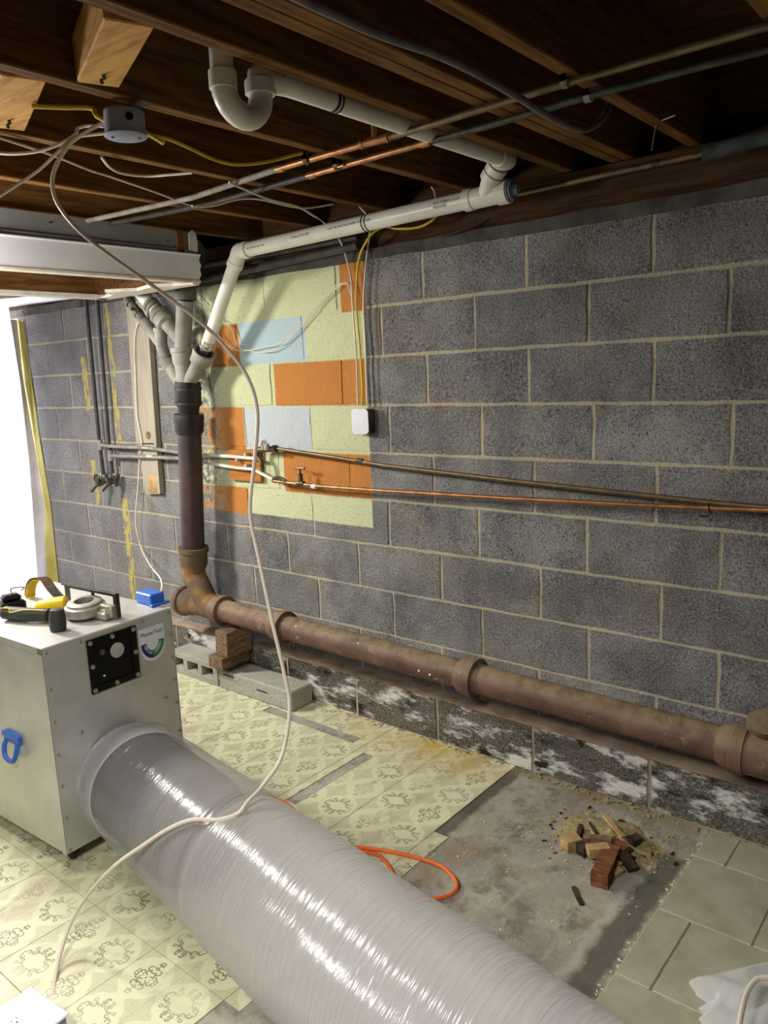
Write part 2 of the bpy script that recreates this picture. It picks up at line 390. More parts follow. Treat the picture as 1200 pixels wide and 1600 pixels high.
def obj(name, bm, m, parent=None, local=False):
    if isinstance(bm, bpy.types.Mesh): me = bm
    else:
        if parent is not None and not local:
            off = -Vector(root_of(parent).location)
            for v in bm.verts: v.co += off
        me = mesh(name, bm, M[m] if isinstance(m, str) else m)
    o = bpy.data.objects.new(name, me); COL.objects.link(o)
    if parent is not None: o.parent = parent
    return o
def tag(o, label, cat=None, group=None, kind=None):
    o['label'] = label
    if cat: o['category'] = cat
    if group: o['group'] = group
    if kind: o['kind'] = kind
    return o
def recentre(o):
    vs = o.data.vertices
    c = Vector((sum(v.co.x for v in vs) / len(vs), sum(v.co.y for v in vs) / len(vs), min(v.co.z for v in vs)))
    for v in vs: v.co -= c
    o.location = c
def thing(name, loc, label, cat, group=None, rz=0):
    o = bpy.data.objects.new(name, None); COL.objects.link(o); o.location = loc; o.rotation_euler = (0, 0, rz)
    o.empty_display_size = .05
    return tag(o, label, cat, group)
def struct(name, bm, m, label=None):
    o = obj(name, bm, m); o['kind'] = 'structure'
    o['label'] = label or name.replace('_', ' ')
    return o
def single(name, bm, m, label, cat, group=None):
    o = obj(name, bm, m); tag(o, label, cat, group); recentre(o); return o
def text_mesh(s, size, align='LEFT'):
    cu = bpy.data.curves.new('t', 'FONT'); cu.body = s; cu.size = size; cu.align_x = align; cu.extrude = .0002; cu.resolution_u = 2
    o = bpy.data.objects.new('t', cu); COL.objects.link(o)
    me = bpy.data.meshes.new_from_object(o.evaluated_get(bpy.context.evaluated_depsgraph_get()))
    bpy.data.objects.remove(o); bpy.data.curves.remove(cu)
    bm = new(); bm.from_mesh(me); bpy.data.meshes.remove(me); return bm

# ================================================================== SETTING
# floor slab
bm = new(); box(bm, -4.5, 2.8, -4.4, .25, -.15, -.003)
floor = struct('floor', bm, 'concrete', 'basement concrete floor under worn patterned vinyl tiles and ceramic tiles')
HOLES = [(-.845, -.265, -.272, -.215), (-.17, -.115, -.76, -.31)]
def cut(r, h):
    x0, x1, y0, y1 = r; a, b, c, d = h
    if b <= x0 or a >= x1 or d <= y0 or c >= y1: return [r]
    o = []
    if a > x0: o.append((x0, a, y0, y1))
    if b < x1: o.append((b, x1, y0, y1))
    xa, xb = max(x0, a), min(x1, b)
    if c > y0: o.append((xa, xb, y0, c))
    if d < y1: o.append((xa, xb, d, y1))
    return o
tile_cache = {}
def vinyl(r):
    x0, x1, y0, y1 = [round(v, 4) for v in r]
    if x1 - x0 < .012 or y1 - y0 < .012: return
    key = (round(x1 - x0, 3), round(y1 - y0, 3))
    if key not in tile_cache:
        bm = new(); box(bm, .0007, x1 - x0 - .0007, .0007, y1 - y0 - .0007, 0, .003, .0005); tile_cache[key] = mesh('vinyl_tile', bm, M['vinyl'])
    o = obj('vinyl_tile', tile_cache[key], None, floor); o.location = (x0, y0, -.003 + random.uniform(0, .0007))
T = .305
for i in range(-12, 0):
    for j in range(-6, 2):
        x0 = .40 + i * T; y0 = -.60 + j * T
        r = [(x0, x0 + T, y0, min(y0 + T, -.03))]
        if r[0][3] - r[0][2] < .02: continue
        if x0 < -3.25: continue
        for h in HOLES: r = [q for p in r for q in cut(p, h)]
        for q in r: vinyl(q)
for j in range(-3, 0): vinyl((.40, .46, -.60 + j * T, -.60 + (j + 1) * T))
# ceramic tiles, running bond
def ceramic(x0, x1, y0, y1):
    key = ('c', round(x1 - x0, 3), round(y1 - y0, 3))
    if key not in tile_cache:
        bm = new(); box(bm, .003, x1 - x0 - .003, .003, y1 - y0 - .003, -.003, .007, .002); tile_cache[key] = mesh('ceramic_tile', bm, M['ceramic'])
    o = obj('ceramic_tile', tile_cache[key], None, floor); o.location = (x0, y0, random.uniform(-.0008, .0008))
ys = [-.065, -.238, -.545, -.852, -1.159, -1.466, -1.773, -2.08, -2.387, -2.694]
for r, (a, b) in enumerate(zip(ys, ys[1:])):
    xs = [1.152] + [(1.249 if r % 2 == 0 else 1.407) + .313 * k for k in range(5)]
    for c, d in zip(xs, xs[1:]): ceramic(c, d, b, a)
bm = new(); box(bm, 1.152, 2.7, -2.69, -.065, -.003, .0028)
o = obj('grout_bed', bm, mat('grout', (176, 170, 140), (150, 142, 112), 30, rough=.95, bump=.3), floor)

# block wall
bm = new(); box(bm, -4.4, 2.7, .0048, .22, -.1, 2.03)
wall = struct('wall_back', bm, 'mortar', 'grey concrete block wall with a painted patch of cream, orange and pale blue blocks')
SX = .2286; H = .2032
OFF = [-.0173, -.0082, -.0098, .0123, .0070, -.0102, .0303, -.0041, .02, .0]
def block_mesh(L, h, seed):
    rnd = random.Random(seed); bm = new(); nx, nz = (6, 3) if L > .2 else (3, 3); g = []
    for i in range(nx + 1):
        col = []
        for k in range(nz + 1):
            e = i in (0, nx) or k in (0, nz)
            x = L * i / nx; z = h * k / nz
            if e: x += rnd.uniform(-.003, .003); z += rnd.uniform(-.0025, .0025)
            y = .0012 + rnd.uniform(0, .0012) if e else rnd.uniform(-.0012, .0012)
            col.append(bm.verts.new((x, y, z)))
        g.append(col)
    for i in range(nx):
        for k in range(nz):
            bm.faces.new((g[i][k], g[i + 1][k], g[i + 1][k + 1], g[i][k + 1]))
    rim = [g[i][0] for i in range(nx)] + [g[nx][k] for k in range(nz)] + [g[i][nz] for i in range(nx, 0, -1)] + [g[0][k] for k in range(nz, 0, -1)]
    back = [bm.verts.new((v.co.x, .03, v.co.z)) for v in rim]
    n = len(rim)
    for i in range(n): bm.faces.new((rim[i], back[i], back[(i + 1) % n], rim[(i + 1) % n]))
    return bm
J = .015
bvar = {}
def bmesh_for(kind, L, h):
    v = random.randrange(4); key = (kind, round(L, 3), round(h, 3), v)
    if key not in bvar: bvar[key] = mesh('concrete_block', block_mesh(L, h, hash(key[1:]) % 9999 + v), M[kind])
    return bvar[key]
for r in range(9):
    zt = 2.03 - .004 - H * r if r else 2.018
    zb = 2.03 - H * (r + 1) + .0062
    zt = 2.03 - H * r - .0062 if r else 2.018
    k0 = -17 if r % 2 else -16
    for k in range(k0, 12, 2):
        x0 = k * SX + OFF[r] + J / 2; x1 = (k + 2) * SX + OFF[r] - J / 2
        if x0 > 2.5: continue
        kind = 'block'
        if x1 < -1.75: kind = 'block_glue'
        elif x0 < -.25 and r < 6: kind = 'block_paint'
        o = obj('concrete_block', bmesh_for(kind, x1 - x0, zt - zb), None, wall); o.location = (x0, random.uniform(-.0015, .0015), zb)
# wider base course with a mortar ledge
bm = new(); box(bm, -4.4, 2.7, -.045, .03, -.05, .196)
obj('mortar_bed', bm, 'mortar', wall)
bm = new()
xx = -4.4
pv = None
while xx < 2.7:
    a = .205 + random.uniform(-.006, .008); d = -.052 + random.uniform(-.006, .004)
    ring = [bm.verts.new(v) for v in ((xx, .02, .19), (xx, d, .19), (xx, d - .002, a - .006), (xx, d + .014, a), (xx, .02, .214))]
    if pv:
        for i in range(5): bm.faces.new((pv[i], ring[i], ring[(i + 1) % 5], pv[(i + 1) % 5]))
    else: bm.faces.new(ring)
    pv = ring; xx += .05
bm.faces.new(pv[::-1])
obj('mortar_ledge', bm, 'ledge', wall)
for k in range(-18, 12, 2):
    x0 = k * SX + .02 + J / 2 + .0; x1 = x0 + 2 * SX - J
    if x0 > 2.5: continue
    o = obj('concrete_block', bmesh_for('block_base', x1 - x0, .186), None, wall); o.location = (x0, -.051 + random.uniform(-.003, .002), .004)

# left end wall beyond the sheeting
bm = new(); box(bm, -4.5, -4.4, -4.4, .2, -.1, 2.43)
struct('wall_left', bm, 'mortar', 'pale far end wall behind the white plastic sheeting')

# sill, rim, ceiling
bm = new()
pv = None; xx = -4.4
while xx <= 2.7:
    d = -.006 + random.uniform(-.003, .003); z = 2.058 + random.uniform(-.003, .003)
    ring = [bm.verts.new(v) for v in ((xx, .2, 2.014), (xx, d, 2.014 + random.uniform(-.003, .003)), (xx, d, z), (xx, .2, z))]
    if pv:
        for i in range(4): bm.faces.new((pv[i], ring[i], ring[(i + 1) % 4], pv[(i + 1) % 4]))
    else: bm.faces.new(ring)
    pv = ring; xx += .11
bm.faces.new(pv[::-1])
struct('trim_1', bm, 'sill', 'dark grey sill band along the top of the block wall')
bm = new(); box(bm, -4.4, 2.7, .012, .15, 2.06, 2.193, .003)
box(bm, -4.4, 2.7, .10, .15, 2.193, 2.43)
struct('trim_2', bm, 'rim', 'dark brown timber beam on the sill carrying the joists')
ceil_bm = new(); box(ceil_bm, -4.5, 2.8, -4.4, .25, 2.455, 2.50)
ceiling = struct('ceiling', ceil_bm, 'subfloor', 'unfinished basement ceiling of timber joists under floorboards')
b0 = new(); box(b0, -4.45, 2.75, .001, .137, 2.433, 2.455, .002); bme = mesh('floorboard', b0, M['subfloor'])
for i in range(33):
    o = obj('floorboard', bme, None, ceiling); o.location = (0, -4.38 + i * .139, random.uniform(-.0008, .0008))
b0 = new(); box(b0, 0, .04, -4.35, .10, 2.195, 2.432, .003); jme = mesh('joist', b0, M['joist'])
for x in (-2.28, -1.875, -1.47, -1.06, -.652, -.222, .198, .574, .745, .785, .992, 1.41, 1.83, 2.24):
    o = obj('joist', jme, None, ceiling); o.location = (x, 0, random.uniform(-.001, .001))
for (xa, ya, xb, yb) in ((.24, -1.515, .572, -1.645), (-.18, -1.52, .196, -1.655)):
    a = Vector((xa, ya, 0)); b = Vector((xb, yb, 0)); ang = math.atan2(yb - ya, xb - xa); L = (b - a).length
    bm = new(); box(bm, .012, L - .012, -.045, .045, 2.197, 2.29, .003, Matrix.Translation(a) @ Matrix.Rotation(ang, 4, 'Z'))
    o = obj('blocking', bm, 'block_wood', ceiling)
    bm = new()
    for t in (.12, .2): rod(bm, a + Vector((math.cos(ang), math.sin(ang), 0)) * (t * L) + Vector((0, 0, 2.199)), a + Vector((math.cos(ang), math.sin(ang), 0)) * (t * L + .012) + Vector((0, 0, 2.189)), .004, 8)
    obj('nail', bm, 'dark_steel', o)
# bent nails on the joist near the beam
bm = new(); rod(bm, (1.007,-0.2774,2.2), (1.015,-0.3276,2.12), .0015, 6); rod(bm, (1.02,-0.2881,2.2), (1.096,-0.3815,2.18), .0015, 6)
obj('nail', bm, 'strap', ceiling)

# ================================================================== CAST IRON SOIL STACK
stk_top = Vector((-1.392,-0.14,1.382)); stk_bot = Vector((-1.452,-0.14,0.6917))
st = thing('soil_pipe', (stk_bot.x, -.14, 0), 'rusty brown cast iron soil pipe running down and along the foot of the block wall', 'pipe')
sd = (stk_bot - stk_top).normalized(); SL = (stk_bot - stk_top).length
bm = new(); rod(bm, stk_top, stk_bot, .0595, 24); obj('vertical_pipe', bm, 'iron_dark', st)
bm = new(); lathe(bm, stk_top - sd * .01, sd, [(0, .060), (.0, .073), (.018, .075), (.085, .072), (.10, .062), (.105, .057)], 24); obj('hub', bm, 'rubber', st)
bm = new(); lathe(bm, stk_top - sd * .17, sd, [(0, .05), (0, .064), (.11, .066), (.125, .055), (.16, .05)], 24); o = obj('rubber_coupling', bm, 'rubber', st)
bm = new()
for t in (.03, .10): lathe(bm, stk_top - sd * (.17 - t), sd, [(0, .066), (0, .0685), (.01, .0685), (.01, .066)], 24, False); obj('clamp_band', bm, 'dark_steel', o); bm = new()
bm.free()
bm = new(); lathe(bm, stk_bot - sd * .012, sd, [(0, .058), (0, .079), (.022, .080), (.03, .072), (.09, .072), (.115, .06), (.13, .058)], 24); obj('hub', bm, 'iron_rust', st)
HP = [Vector((-1.55,-0.14,0.3887)), Vector((-1.265,-0.14,0.3928)), Vector((-0.8136,-0.14,0.3815)), Vector((0.2567,-0.14,0.3808)), Vector((1.24,-0.14,0.3593)), Vector((1.554,-0.14,0.3552))]
hd = (HP[4] - HP[1]).normalized()
for i in range(6): HP[i] = HP[1] + hd * (HP[i] - HP[1]).dot(hd)
join = HP[1] - hd * .10
bm = new(); sweep(bm, cr([stk_bot + sd * .09, stk_bot + sd * .14, join * .5 + (stk_bot + sd * .13) * .5 + Vector((0, 0, -.0)), join + Vector((.0, 0, .02)), HP[1]], 6), .06, 20); obj('wye', bm, 'iron_rust', st)
bm = new(); rod(bm, HP[0] - hd * .0, HP[1] + hd * .02, .059, 20); obj('wye_barrel', bm, 'iron_rust', st)
bm = new(); lathe(bm, HP[0] - hd * .035, hd, [(0, .04), (0, .078), (.02, .082), (.035, .082), (.04, .07), (.10, .068), (.12, .059)], 24); o = obj('hub', bm, 'iron_rust', st)
bm = new(); lathe(bm, HP[0] - hd * .055, hd, [(0, .0), (0, .03), (.018, .032), (.018, .06), (.024, .06)], 16); obj('cleanout_plug', bm, 'iron', o)
bm = new(); rod(bm, HP[1], HP[5], .057, 28); obj('horizontal_pipe', bm, 'iron', st)
for i in (1, 2, 3, 4):
    bm = new(); lathe(bm, HP[i] - hd * .05, hd, [(0, .057), (.02, .070), (.045, .072), (.05, .078), (.085, .078), (.09, .06), (.10, .057)], 26); obj('hub', bm, 'iron', st)
bm = new(); lathe(bm, HP[4] + hd * .02, hd, [(0, .057), (0, .072), (.1, .072), (.1, .057)], 26); lathe(bm, (1.317,-0.14,0.4502), (.1, -.4, .9), [(-.08, .035), (.0, .04), (0, .048), (.02, .048), (.02, .03)], 18); obj('tee_fitting', bm, 'iron', st)
bm = new()
for q in [(0.049,-0.197,0.3702),(0.1029,-0.197,0.3659),(-0.6503,-0.197,0.4333),(-0.2731,-0.197,0.4237)]: lathe(bm, Vector(q) + Vector((0, -.002, 0)), (0, -1, .1), [(0, .005), (.002, .003)], 8)
obj('paint_drip', bm, 'ink_white', st)['kind'] = 'stuff'

# ================================================================== GREY PVC FITTINGS
base = Vector((-1.385,-0.14,1.49))
pv = thing('drain_fitting', tuple(base), 'cluster of dusty grey plastic wye fittings on top of the soil pipe', 'fitting')
def P(*a): return Vector(a)
c_hub = Vector((-1.4,-0.14,1.691)); c_up = Vector((-1.344,-0.14,1.938))
bm = new(); rod(bm, base - P(0, 0, .02), c_hub, .046, 20); lathe(bm, c_hub + (base - c_hub).normalized() * .06, c_hub - base, [(0, .046), (.02, .054), (.06, .054), (.062, .058), (.085, .058), (.085, .045)], 20); obj('wye', bm, 'pvc_grey', pv)
bm = new(); a = Vector((-1.377,-0.14,1.528)); b = Vector((-1.27,-0.14,1.642)); rod(bm, a, b, .036, 18); lathe(bm, b - (b - a).normalized() * .01, b - a, [(0, .036), (.01, .05), (.05, .052), (.06, .056), (.075, .056), (.075, .044), (.03, .042)], 18); o = obj('branch_hub', bm, 'pvc_grey', pv)
bm = new(); a = Vector((-1.431,-0.14,1.548)); b = Vector((-1.514,-0.14,1.639)); rod(bm, a, b, .033, 16); lathe(bm, b - (b - a).normalized() * .02, b - a, [(0, .033), (.012, .04), (.06, .04), (.06, .03)], 16); obj('branch_hub', bm, 'pvc_grey', pv)
bm = new(); rod(bm, c_hub, c_up, .041, 20); a = Vector((-1.392,-0.14,1.75)); b = Vector((-1.5,-0.16,1.861)); rod(bm, a, b, .036, 18); lathe(bm, b - (b - a).normalized() * .035, b - a, [(0, .036), (.012, .050), (.055, .050), (.06, .054), (.075, .054), (.075, .036)], 18); obj('upper_wye', bm, 'pvc_grey', pv)
bm = new(); rod(bm, c_up, Vector((-1.345,-0.14,2.04)), .057, 20); rod(bm, Vector((-1.345,-0.14,2.037)), Vector((-1.329,-0.14,2.145)), .05, 18); obj('upper_pipe', bm, 'pvc_dark', pv)
bm = new(); d = (b - a).normalized(); rod(bm, b + d * .03, b + d * .26, .035, 16); o = obj('branch_pipe', bm, 'pvc', pv)
bm = new()
for t in (.045, .075, .10): lathe(bm, b + d * t, d, [(0, .035), (.002, .042), (.018, .042), (.02, .035)], 18, False); obj('coupling', bm, 'pvc_grey', o); bm = new()
bm.free()
bm = new(); a = Vector((-1.527,-0.14,1.662)); b = Vector((-1.555,-0.15,1.737)); c = Vector((-1.55,-0.15,1.803)); rod(bm, a, b, .03, 14); rod(bm, b, c, .032, 16); lathe(bm, c, (c - b), [(0, .037), (.02, .037), (.02, .025)], 16); e = Vector((-1.65,-0.16,1.847)); rod(bm, b, e, .026, 14); lathe(bm, e, e - b, [(-.03, .026), (-.02, .031), (.02, .031), (.02, .02)], 14); obj('small_wye', bm, 'pvc_grey', pv)
bm = new(); f = Vector((-1.797,-0.18,2.015)); d = (f - e).normalized(); rod(bm, e, e + d * .13, .024, 14); rod(bm, e + d * .13, f + d * .14, .02, 14); o = obj('branch_pipe', bm, 'pvc_dark', pv)
for t in (.07, .15, .2): bm = new(); lathe(bm, e + d * t, d, [(0, .02), (0, .027), (.022, .027), (.022, .02)], 14, False); obj('coupling', bm, 'steel_box', o)
bm = new()
lathe(bm, e + d * .1, (.3, -1, .2), [(.02, .008), (.045, .008), (.045, .004)], 10); obj('coupling', bm, 'steel_box', o)
bm = new(); lathe(bm, a, a - b, [(-.012, .028), (-.012, .034), (.012, .034), (.012, .028)], 16, False); obj('seal_ring', bm, 'rubber', pv)

# ================================================================== WHITE PVC DRAIN RUN
el = Vector((-0.8518,-0.2,2.1)); endc = Vector((0.477,-0.2,2.121)); dg = Vector((-1.182,-0.145,1.738)); dg2 = Vector((-1.263,-0.14,1.651))
rd = (endc - el).normalized()
pr_ = thing('drain_pipe', tuple(dg2), 'white plastic drain pipe sloping under the joists then down to the soil pipe', 'pipe')
bm = new(); rod(bm, dg, el, .0305, 22); obj('down_pipe', bm, 'pvc', pr_)
bm = new(); rod(bm, dg2, dg, .024, 18); obj('galvanised_stub', bm, 'steel_box', pr_)
bm = new(); d = (dg - dg2).normalized(); lathe(bm, dg - d * .04, d, [(0, .024), (0, .032), (.012, .034), (.018, .030), (.035, .033), (.045, .033), (.045, .03)], 18); obj('clamp', bm, 'screw', pr_)
bm = new(); u = (dg - el).normalized(); sweep(bm, cr([el + u * .055, el + u * .03, el, el + rd * .03, el + rd * .055], 4), .0345, 20); lathe(bm, el + u * .05, u, [(0, .034), (0, .037), (.025, .037), (.025, .03)], 20); lathe(bm, el + rd * .04, rd, [(0, .034), (0, .037), (.025, .037), (.025, .03)], 20); obj('elbow', bm, 'pvc', pr_)
bm = new(); rod(bm, el + rd * .02, endc - rd * .13, .0305, 22); run = obj('run_pipe', bm, 'pvc', pr_)
bm = new()
for q in (Vector((-0.8093,-0.2,2.103)), Vector((-0.7925,-0.2,2.104)), Vector((-0.1252,-0.2,2.116)), Vector((-0.1093,-0.2,2.116))):
    bm = new(); t = (q - el).dot(rd); lathe(bm, el + rd * t, rd, [(0, .0303), (0, .0318), (.005, .0318), (.005, .0303)], 22, False)
    obj('black_band', bm, 'rubber', run)
def pipe_text(s, x0px, size, up=0):
    t = (Vector(x0px) - el).dot(rd)
    tm = text_mesh(s, size)
    ax = rd; nv = Vector((0, -1, -.45)); nv = (nv - ax * nv.dot(ax)).normalized(); uv = nv.cross(ax)
    for v in tm.verts:
        x, y, z = v.co
        ang = (y + up) / .031
        v.co = el + rd * (t + x) + (nv * math.cos(ang) + uv * math.sin(ang)) * (.0308 + z)
    obj('print', tm, 'ink_black', run)
pipe_text('PVC 4136 PR A1 10:46   DWV', (-0.7712,-0.2,2.109), .009, .008)
pipe_text('CHARLOTTE PIPE', (-0.5002,-0.2,2.116), .0135, .010)
pipe_text('2 IN.  PVC-DWV SCH 40 PIPE  ASTM D 2665', (-0.2934,-0.2,2.117), .0115, .012)
pipe_text('NOT FOR', (0.2092,-0.2,2.12), .013, .016)
pipe_text('PRESSURE', (0.2092,-0.2,2.12), .013, .002)
pipe_text('CPI-1-5 F-PVC-DWV', (0.2607,-0.2,2.12), .0115, .016)
# cleanout wye
wy = Vector((0.3881,-0.2,2.118)); br1 = Vector((.452, -.245, 2.172)); br2 = Vector((.497, -.275, 2.192))
br1 = Vector((0.4508,-0.235,2.166)); br2 = Vector((0.487,-0.25,2.194))
bm = new(); lathe(bm, endc - rd * .15, rd, [(0, .031), (0, .0365), (.03, .0365), (.032, .034), (.13, .034)], 22); rod(bm, wy + rd * .02, br1, .031, 18); lathe(bm, br1, br2 - br1, [(-.012, .031), (-.01, .036), (.018, .036), (.018, .03)], 20); o_w = obj('wye', bm, 'pvc', pr_)
bm = new(); lathe(bm, br1, br2 - br1, [(.018, .03), (.018, .0368), (.021, .0368), (.021, .03)], 20, False); obj('black_band', bm, 'rubber', o_w)
bm = new(); lathe(bm, br1, br2 - br1, [(.021, .03), (.021, .036), (.045, .036), (.046, .03)], 20, False); obj('coupling', bm, 'pvc', o_w)
bm = new(); lathe(bm, endc - rd * .02, rd, [(0, .034), (0, .039), (.04, .039), (.04, .034)], 22); cl = obj('cleanout_collar', bm, 'pvc', pr_)
bm = new(); lathe(bm, endc + rd * .02, rd, [(0, .036), (.006, .036), (.006, .02)], 22); obj('cleanout_seal', bm, 'box_greyblue', cl)
bm = new(); lathe(bm, endc + rd * .022, rd, [(0, .033), (.012, .033), (.012, .018), (.03, .016)], 8); obj('cleanout_plug', bm, 'box_greyblue', cl)
BRX = .528
bz = 2.199; y_e = br2.y - .035
elb = Vector((BRX, y_e, bz))
bm = new(); sweep(bm, cr([br2, br2 + (br2 - br1).normalized() * .03, elb + Vector((0, .02, 0)), elb + Vector((0, -.035, 0))], 5), .03, 18); obj('elbow', bm, 'pvc', pr_)
bm = new(); rod(bm, elb, (BRX, -1.24, bz), .0245, 20); o = obj('branch_pipe', bm, 'pvc', pr_)
bm = new(); lathe(bm, (BRX, -1.075, bz), (0, 1, 0), [(0, .0246), (0, .0262), (.008, .0262), (.008, .0246)], 18, False); obj('black_band', bm, 'rubber', o); bm = new(); lathe(bm, (BRX, -1.06, bz), (0, 1, 0), [(0, .0246), (0, .0262), (.005, .0262), (.005, .0246)], 18, False); obj('black_band', bm, 'rubber', o)
# P-trap
ya, yb = -1.283, -1.388; zc = 2.165; rt = .0265
tr = thing('sink_trap', (BRX - .02, yb, 2.08), 'white plastic u-shaped trap hanging below the joists at the head of the drain', 'trap')
tx = BRX - .02
ym = (ya + yb) / 2; hr = (ya - yb) / 2
bm = new(); pts = [(tx, yb, zc + .02)] + [(tx, ym - hr * math.cos(t), zc - hr * math.sin(t)) for t in [PI * k / 12 for k in range(13)]] + [(tx, ya, zc + .03)]; sweep(bm, pts, rt, 20); obj('u_bend', bm, 'pvc', tr)
bm = new(); rod(bm, (tx, yb, zc + .0), (tx, yb, zc + .18), .0245, 20); obj('tailpiece', bm, 'pvc', tr)
bm = new(); lathe(bm, (tx, yb, zc - .008), (0, 0, 1), [(0, .026), (0, .0295), (.034, .0295), (.034, .025)], 20); obj('slip_collar', bm, 'pvc', tr)
bm = new(); lathe(bm, (tx, ya, zc + .004), (0, 0, 1), [(0, .0265), (0, .034), (.028, .034), (.03, .027)], 10); obj('slip_nut', bm, 'pvc', tr)
bm = new(); sweep(bm, cr([(tx, ya, zc + .03), (tx, ya, zc + .045), (tx + .008, ya + .02, bz + .002), (BRX, ya + .055, bz)], 5), .0255, 18); obj('outlet_elbow', bm, 'pvc', tr)

# ================================================================== OVERHEAD COPPER
def pipe_thing(name, label, cat, pts, r, m, n=1, seg=14, smooth=False):
    t = thing(name, tuple(pts[0]), label, cat)
    bm = new(); sweep(bm, cr(pts, 6) if smooth else pts, r, seg); obj('pipe', bm, m, t)
    return t
# warm copper line
y1 = -.80
c1 = thing('water_pipe', (.5, y1, 2.18), 'upper copper water pipe running under the joists from the right edge to the grey soffit', 'pipe')
bm = new(); sweep(bm, [(1.565,-0.8289,2.18),(1.423,-0.8068,2.18),(1.028,-0.8134,2.18),(0.5447,-0.7934,2.18),(0.4781,-0.7916,2.18)], .0092, 12); obj('pipe', bm, 'copper_dull', c1)
bm = new(); sweep(bm, [(0.4841,-0.7936,2.18),(0.2693,-0.7956,2.18),(0.057,-0.7957,2.18)], .0092, 12); obj('pipe', bm, 'copper', c1)
bm = new(); sweep(bm, [(0.057,-0.7957,2.18),(-0.4354,-0.7563,2.18),(-0.9995,-0.8225,2.18),(-1.037,-0.8303,2.18)], .0092, 12); obj('pipe', bm, 'grey_pipe', c1)
bm = new()
ta, tb = Vector((0.3841,-0.7992,2.18)), Vector((0.4686,-0.7936,2.18))
rod(bm, ta, tb, .0118, 14)
for q in (ta, tb): lathe(bm, q, tb - ta, [(-.006, .0092), (-.006, .0132), (.006, .0132), (.006, .0092)], 14)
tm_ = (ta + tb) / 2; rod(bm, tm_, tm_ + Vector((0, 0, .10)), .0085, 12); lathe(bm, tm_ + Vector((0, 0, .05)), (0, 0, 1), [(0, .0085), (0, .0115), (.03, .0115), (.03, .0085)], 12); obj('tee_riser', bm, 'copper', c1)
bm = new(); q = Vector((0.049,-0.7935,2.18)); lathe(bm, q, tb - ta, [(-.015, .009), (-.015, .0115), (.015, .0115), (.015, .009)], 12); obj('coupling', bm, 'copper', c1)
def strap(par, px, m='strap', w=.016):
    q = Vector(px); bm = new()
    pts = [q + Vector((0, .013 * math.cos(a), .013 * math.sin(a) * -1 + 0)) for a in [PI * k / 8 for k in range(9)]]
    pts = [pts[0] + Vector((0, 0, .02))] + pts + [pts[-1] + Vector((0, 0, .02))]
    for a, b in zip(pts, pts[1:]):
        pass
    L_ = [bm.verts.new(p + Vector((-w / 2, 0, 0))) for p in pts]; R_ = [bm.verts.new(p + Vector((w / 2, 0, 0))) for p in pts]
    for i in range(len(pts) - 1): bm.faces.new((L_[i], L_[i + 1], R_[i + 1], R_[i]))
    bmesh.ops.solidify(bm, geom=bm.faces[:], thickness=.0015)
    obj('strap', bm, m, par)
strap(c1, (1.004,-0.8169,2.18))
strap(c1, (0.1687,-0.7981,2.18), 'copper_dull')
c2 = thing('water_pipe', (.4, -.68, 2.18), 'lower tarnished green copper water pipe running beside the brighter copper one', 'pipe')
bm = new(); sweep(bm, [(1.541,-0.6778,2.18),(1.391,-0.6788,2.18),(1.239,-0.689,2.18),(1.002,-0.6918,2.18),(0.7086,-0.6764,2.18),(0.5172,-0.6762,2.18)], .0092, 12); obj('pipe', bm, 'copper_green', c2)
bm = new(); sweep(bm, [(0.5257,-0.6758,2.18),(0.3583,-0.6733,2.18),(0.0354,-0.6647,2.18)], .0092, 12); obj('pipe', bm, 'copper', c2)
bm = new(); sweep(bm, [(0.0464,-0.6642,2.18),(-0.4674,-0.6481,2.18),(-0.9531,-0.7187,2.18),(-1.046,-0.7321,2.18)], .0092, 12); obj('pipe', bm, 'black_pipe', c2)
for px in ((0.5099,-0.6752,2.18), (0.0573,-0.6638,2.18)):
    bm = new(); q = Vector(px); lathe(bm, q, (1, -.02, 0), [(-.016, .009), (-.016, .0118), (.016, .0118), (.016, .009)], 12); obj('coupling', bm, 'copper', c2)
strap(c2, (0.9991,-0.6887,2.18))
strap(c2, (0.1875,-0.6884,2.18), 'copper_dull')
c3 = thing('water_pipe', tuple((0.8022,-0.08,2.14)), 'copper pipe along the top of the wall ending in a grey foam sleeve', 'pipe')
bm = new(); sweep(bm, [(-0.2652,-0.08,2.125),(0.1693,-0.08,2.126),(0.4509,-0.08,2.134)], .0085, 12); obj('pipe', bm, 'black_pipe', c3)
bm = new(); sweep(bm, [(0.4509,-0.08,2.134),(0.8022,-0.08,2.14),(0.9237,-0.08,2.141),(1.092,-0.08,2.143)], .0095, 12); obj('pipe', bm, 'copper_dull', c3)
bm = new(); q = Vector((0.9316,-0.08,2.142)); lathe(bm, q, (1, 0, .02), [(-.012, .009), (-.012, .0118), (.012, .0118), (.012, .009)], 12); obj('coupling', bm, 'copper_green', c3)
bm = new(); sweep(bm, [(1.073,-0.08,2.143),(1.246,-0.08,2.152),(1.461,-0.08,2.16)], .021, 16); obj('foam_sleeve', bm, 'foam', c3)

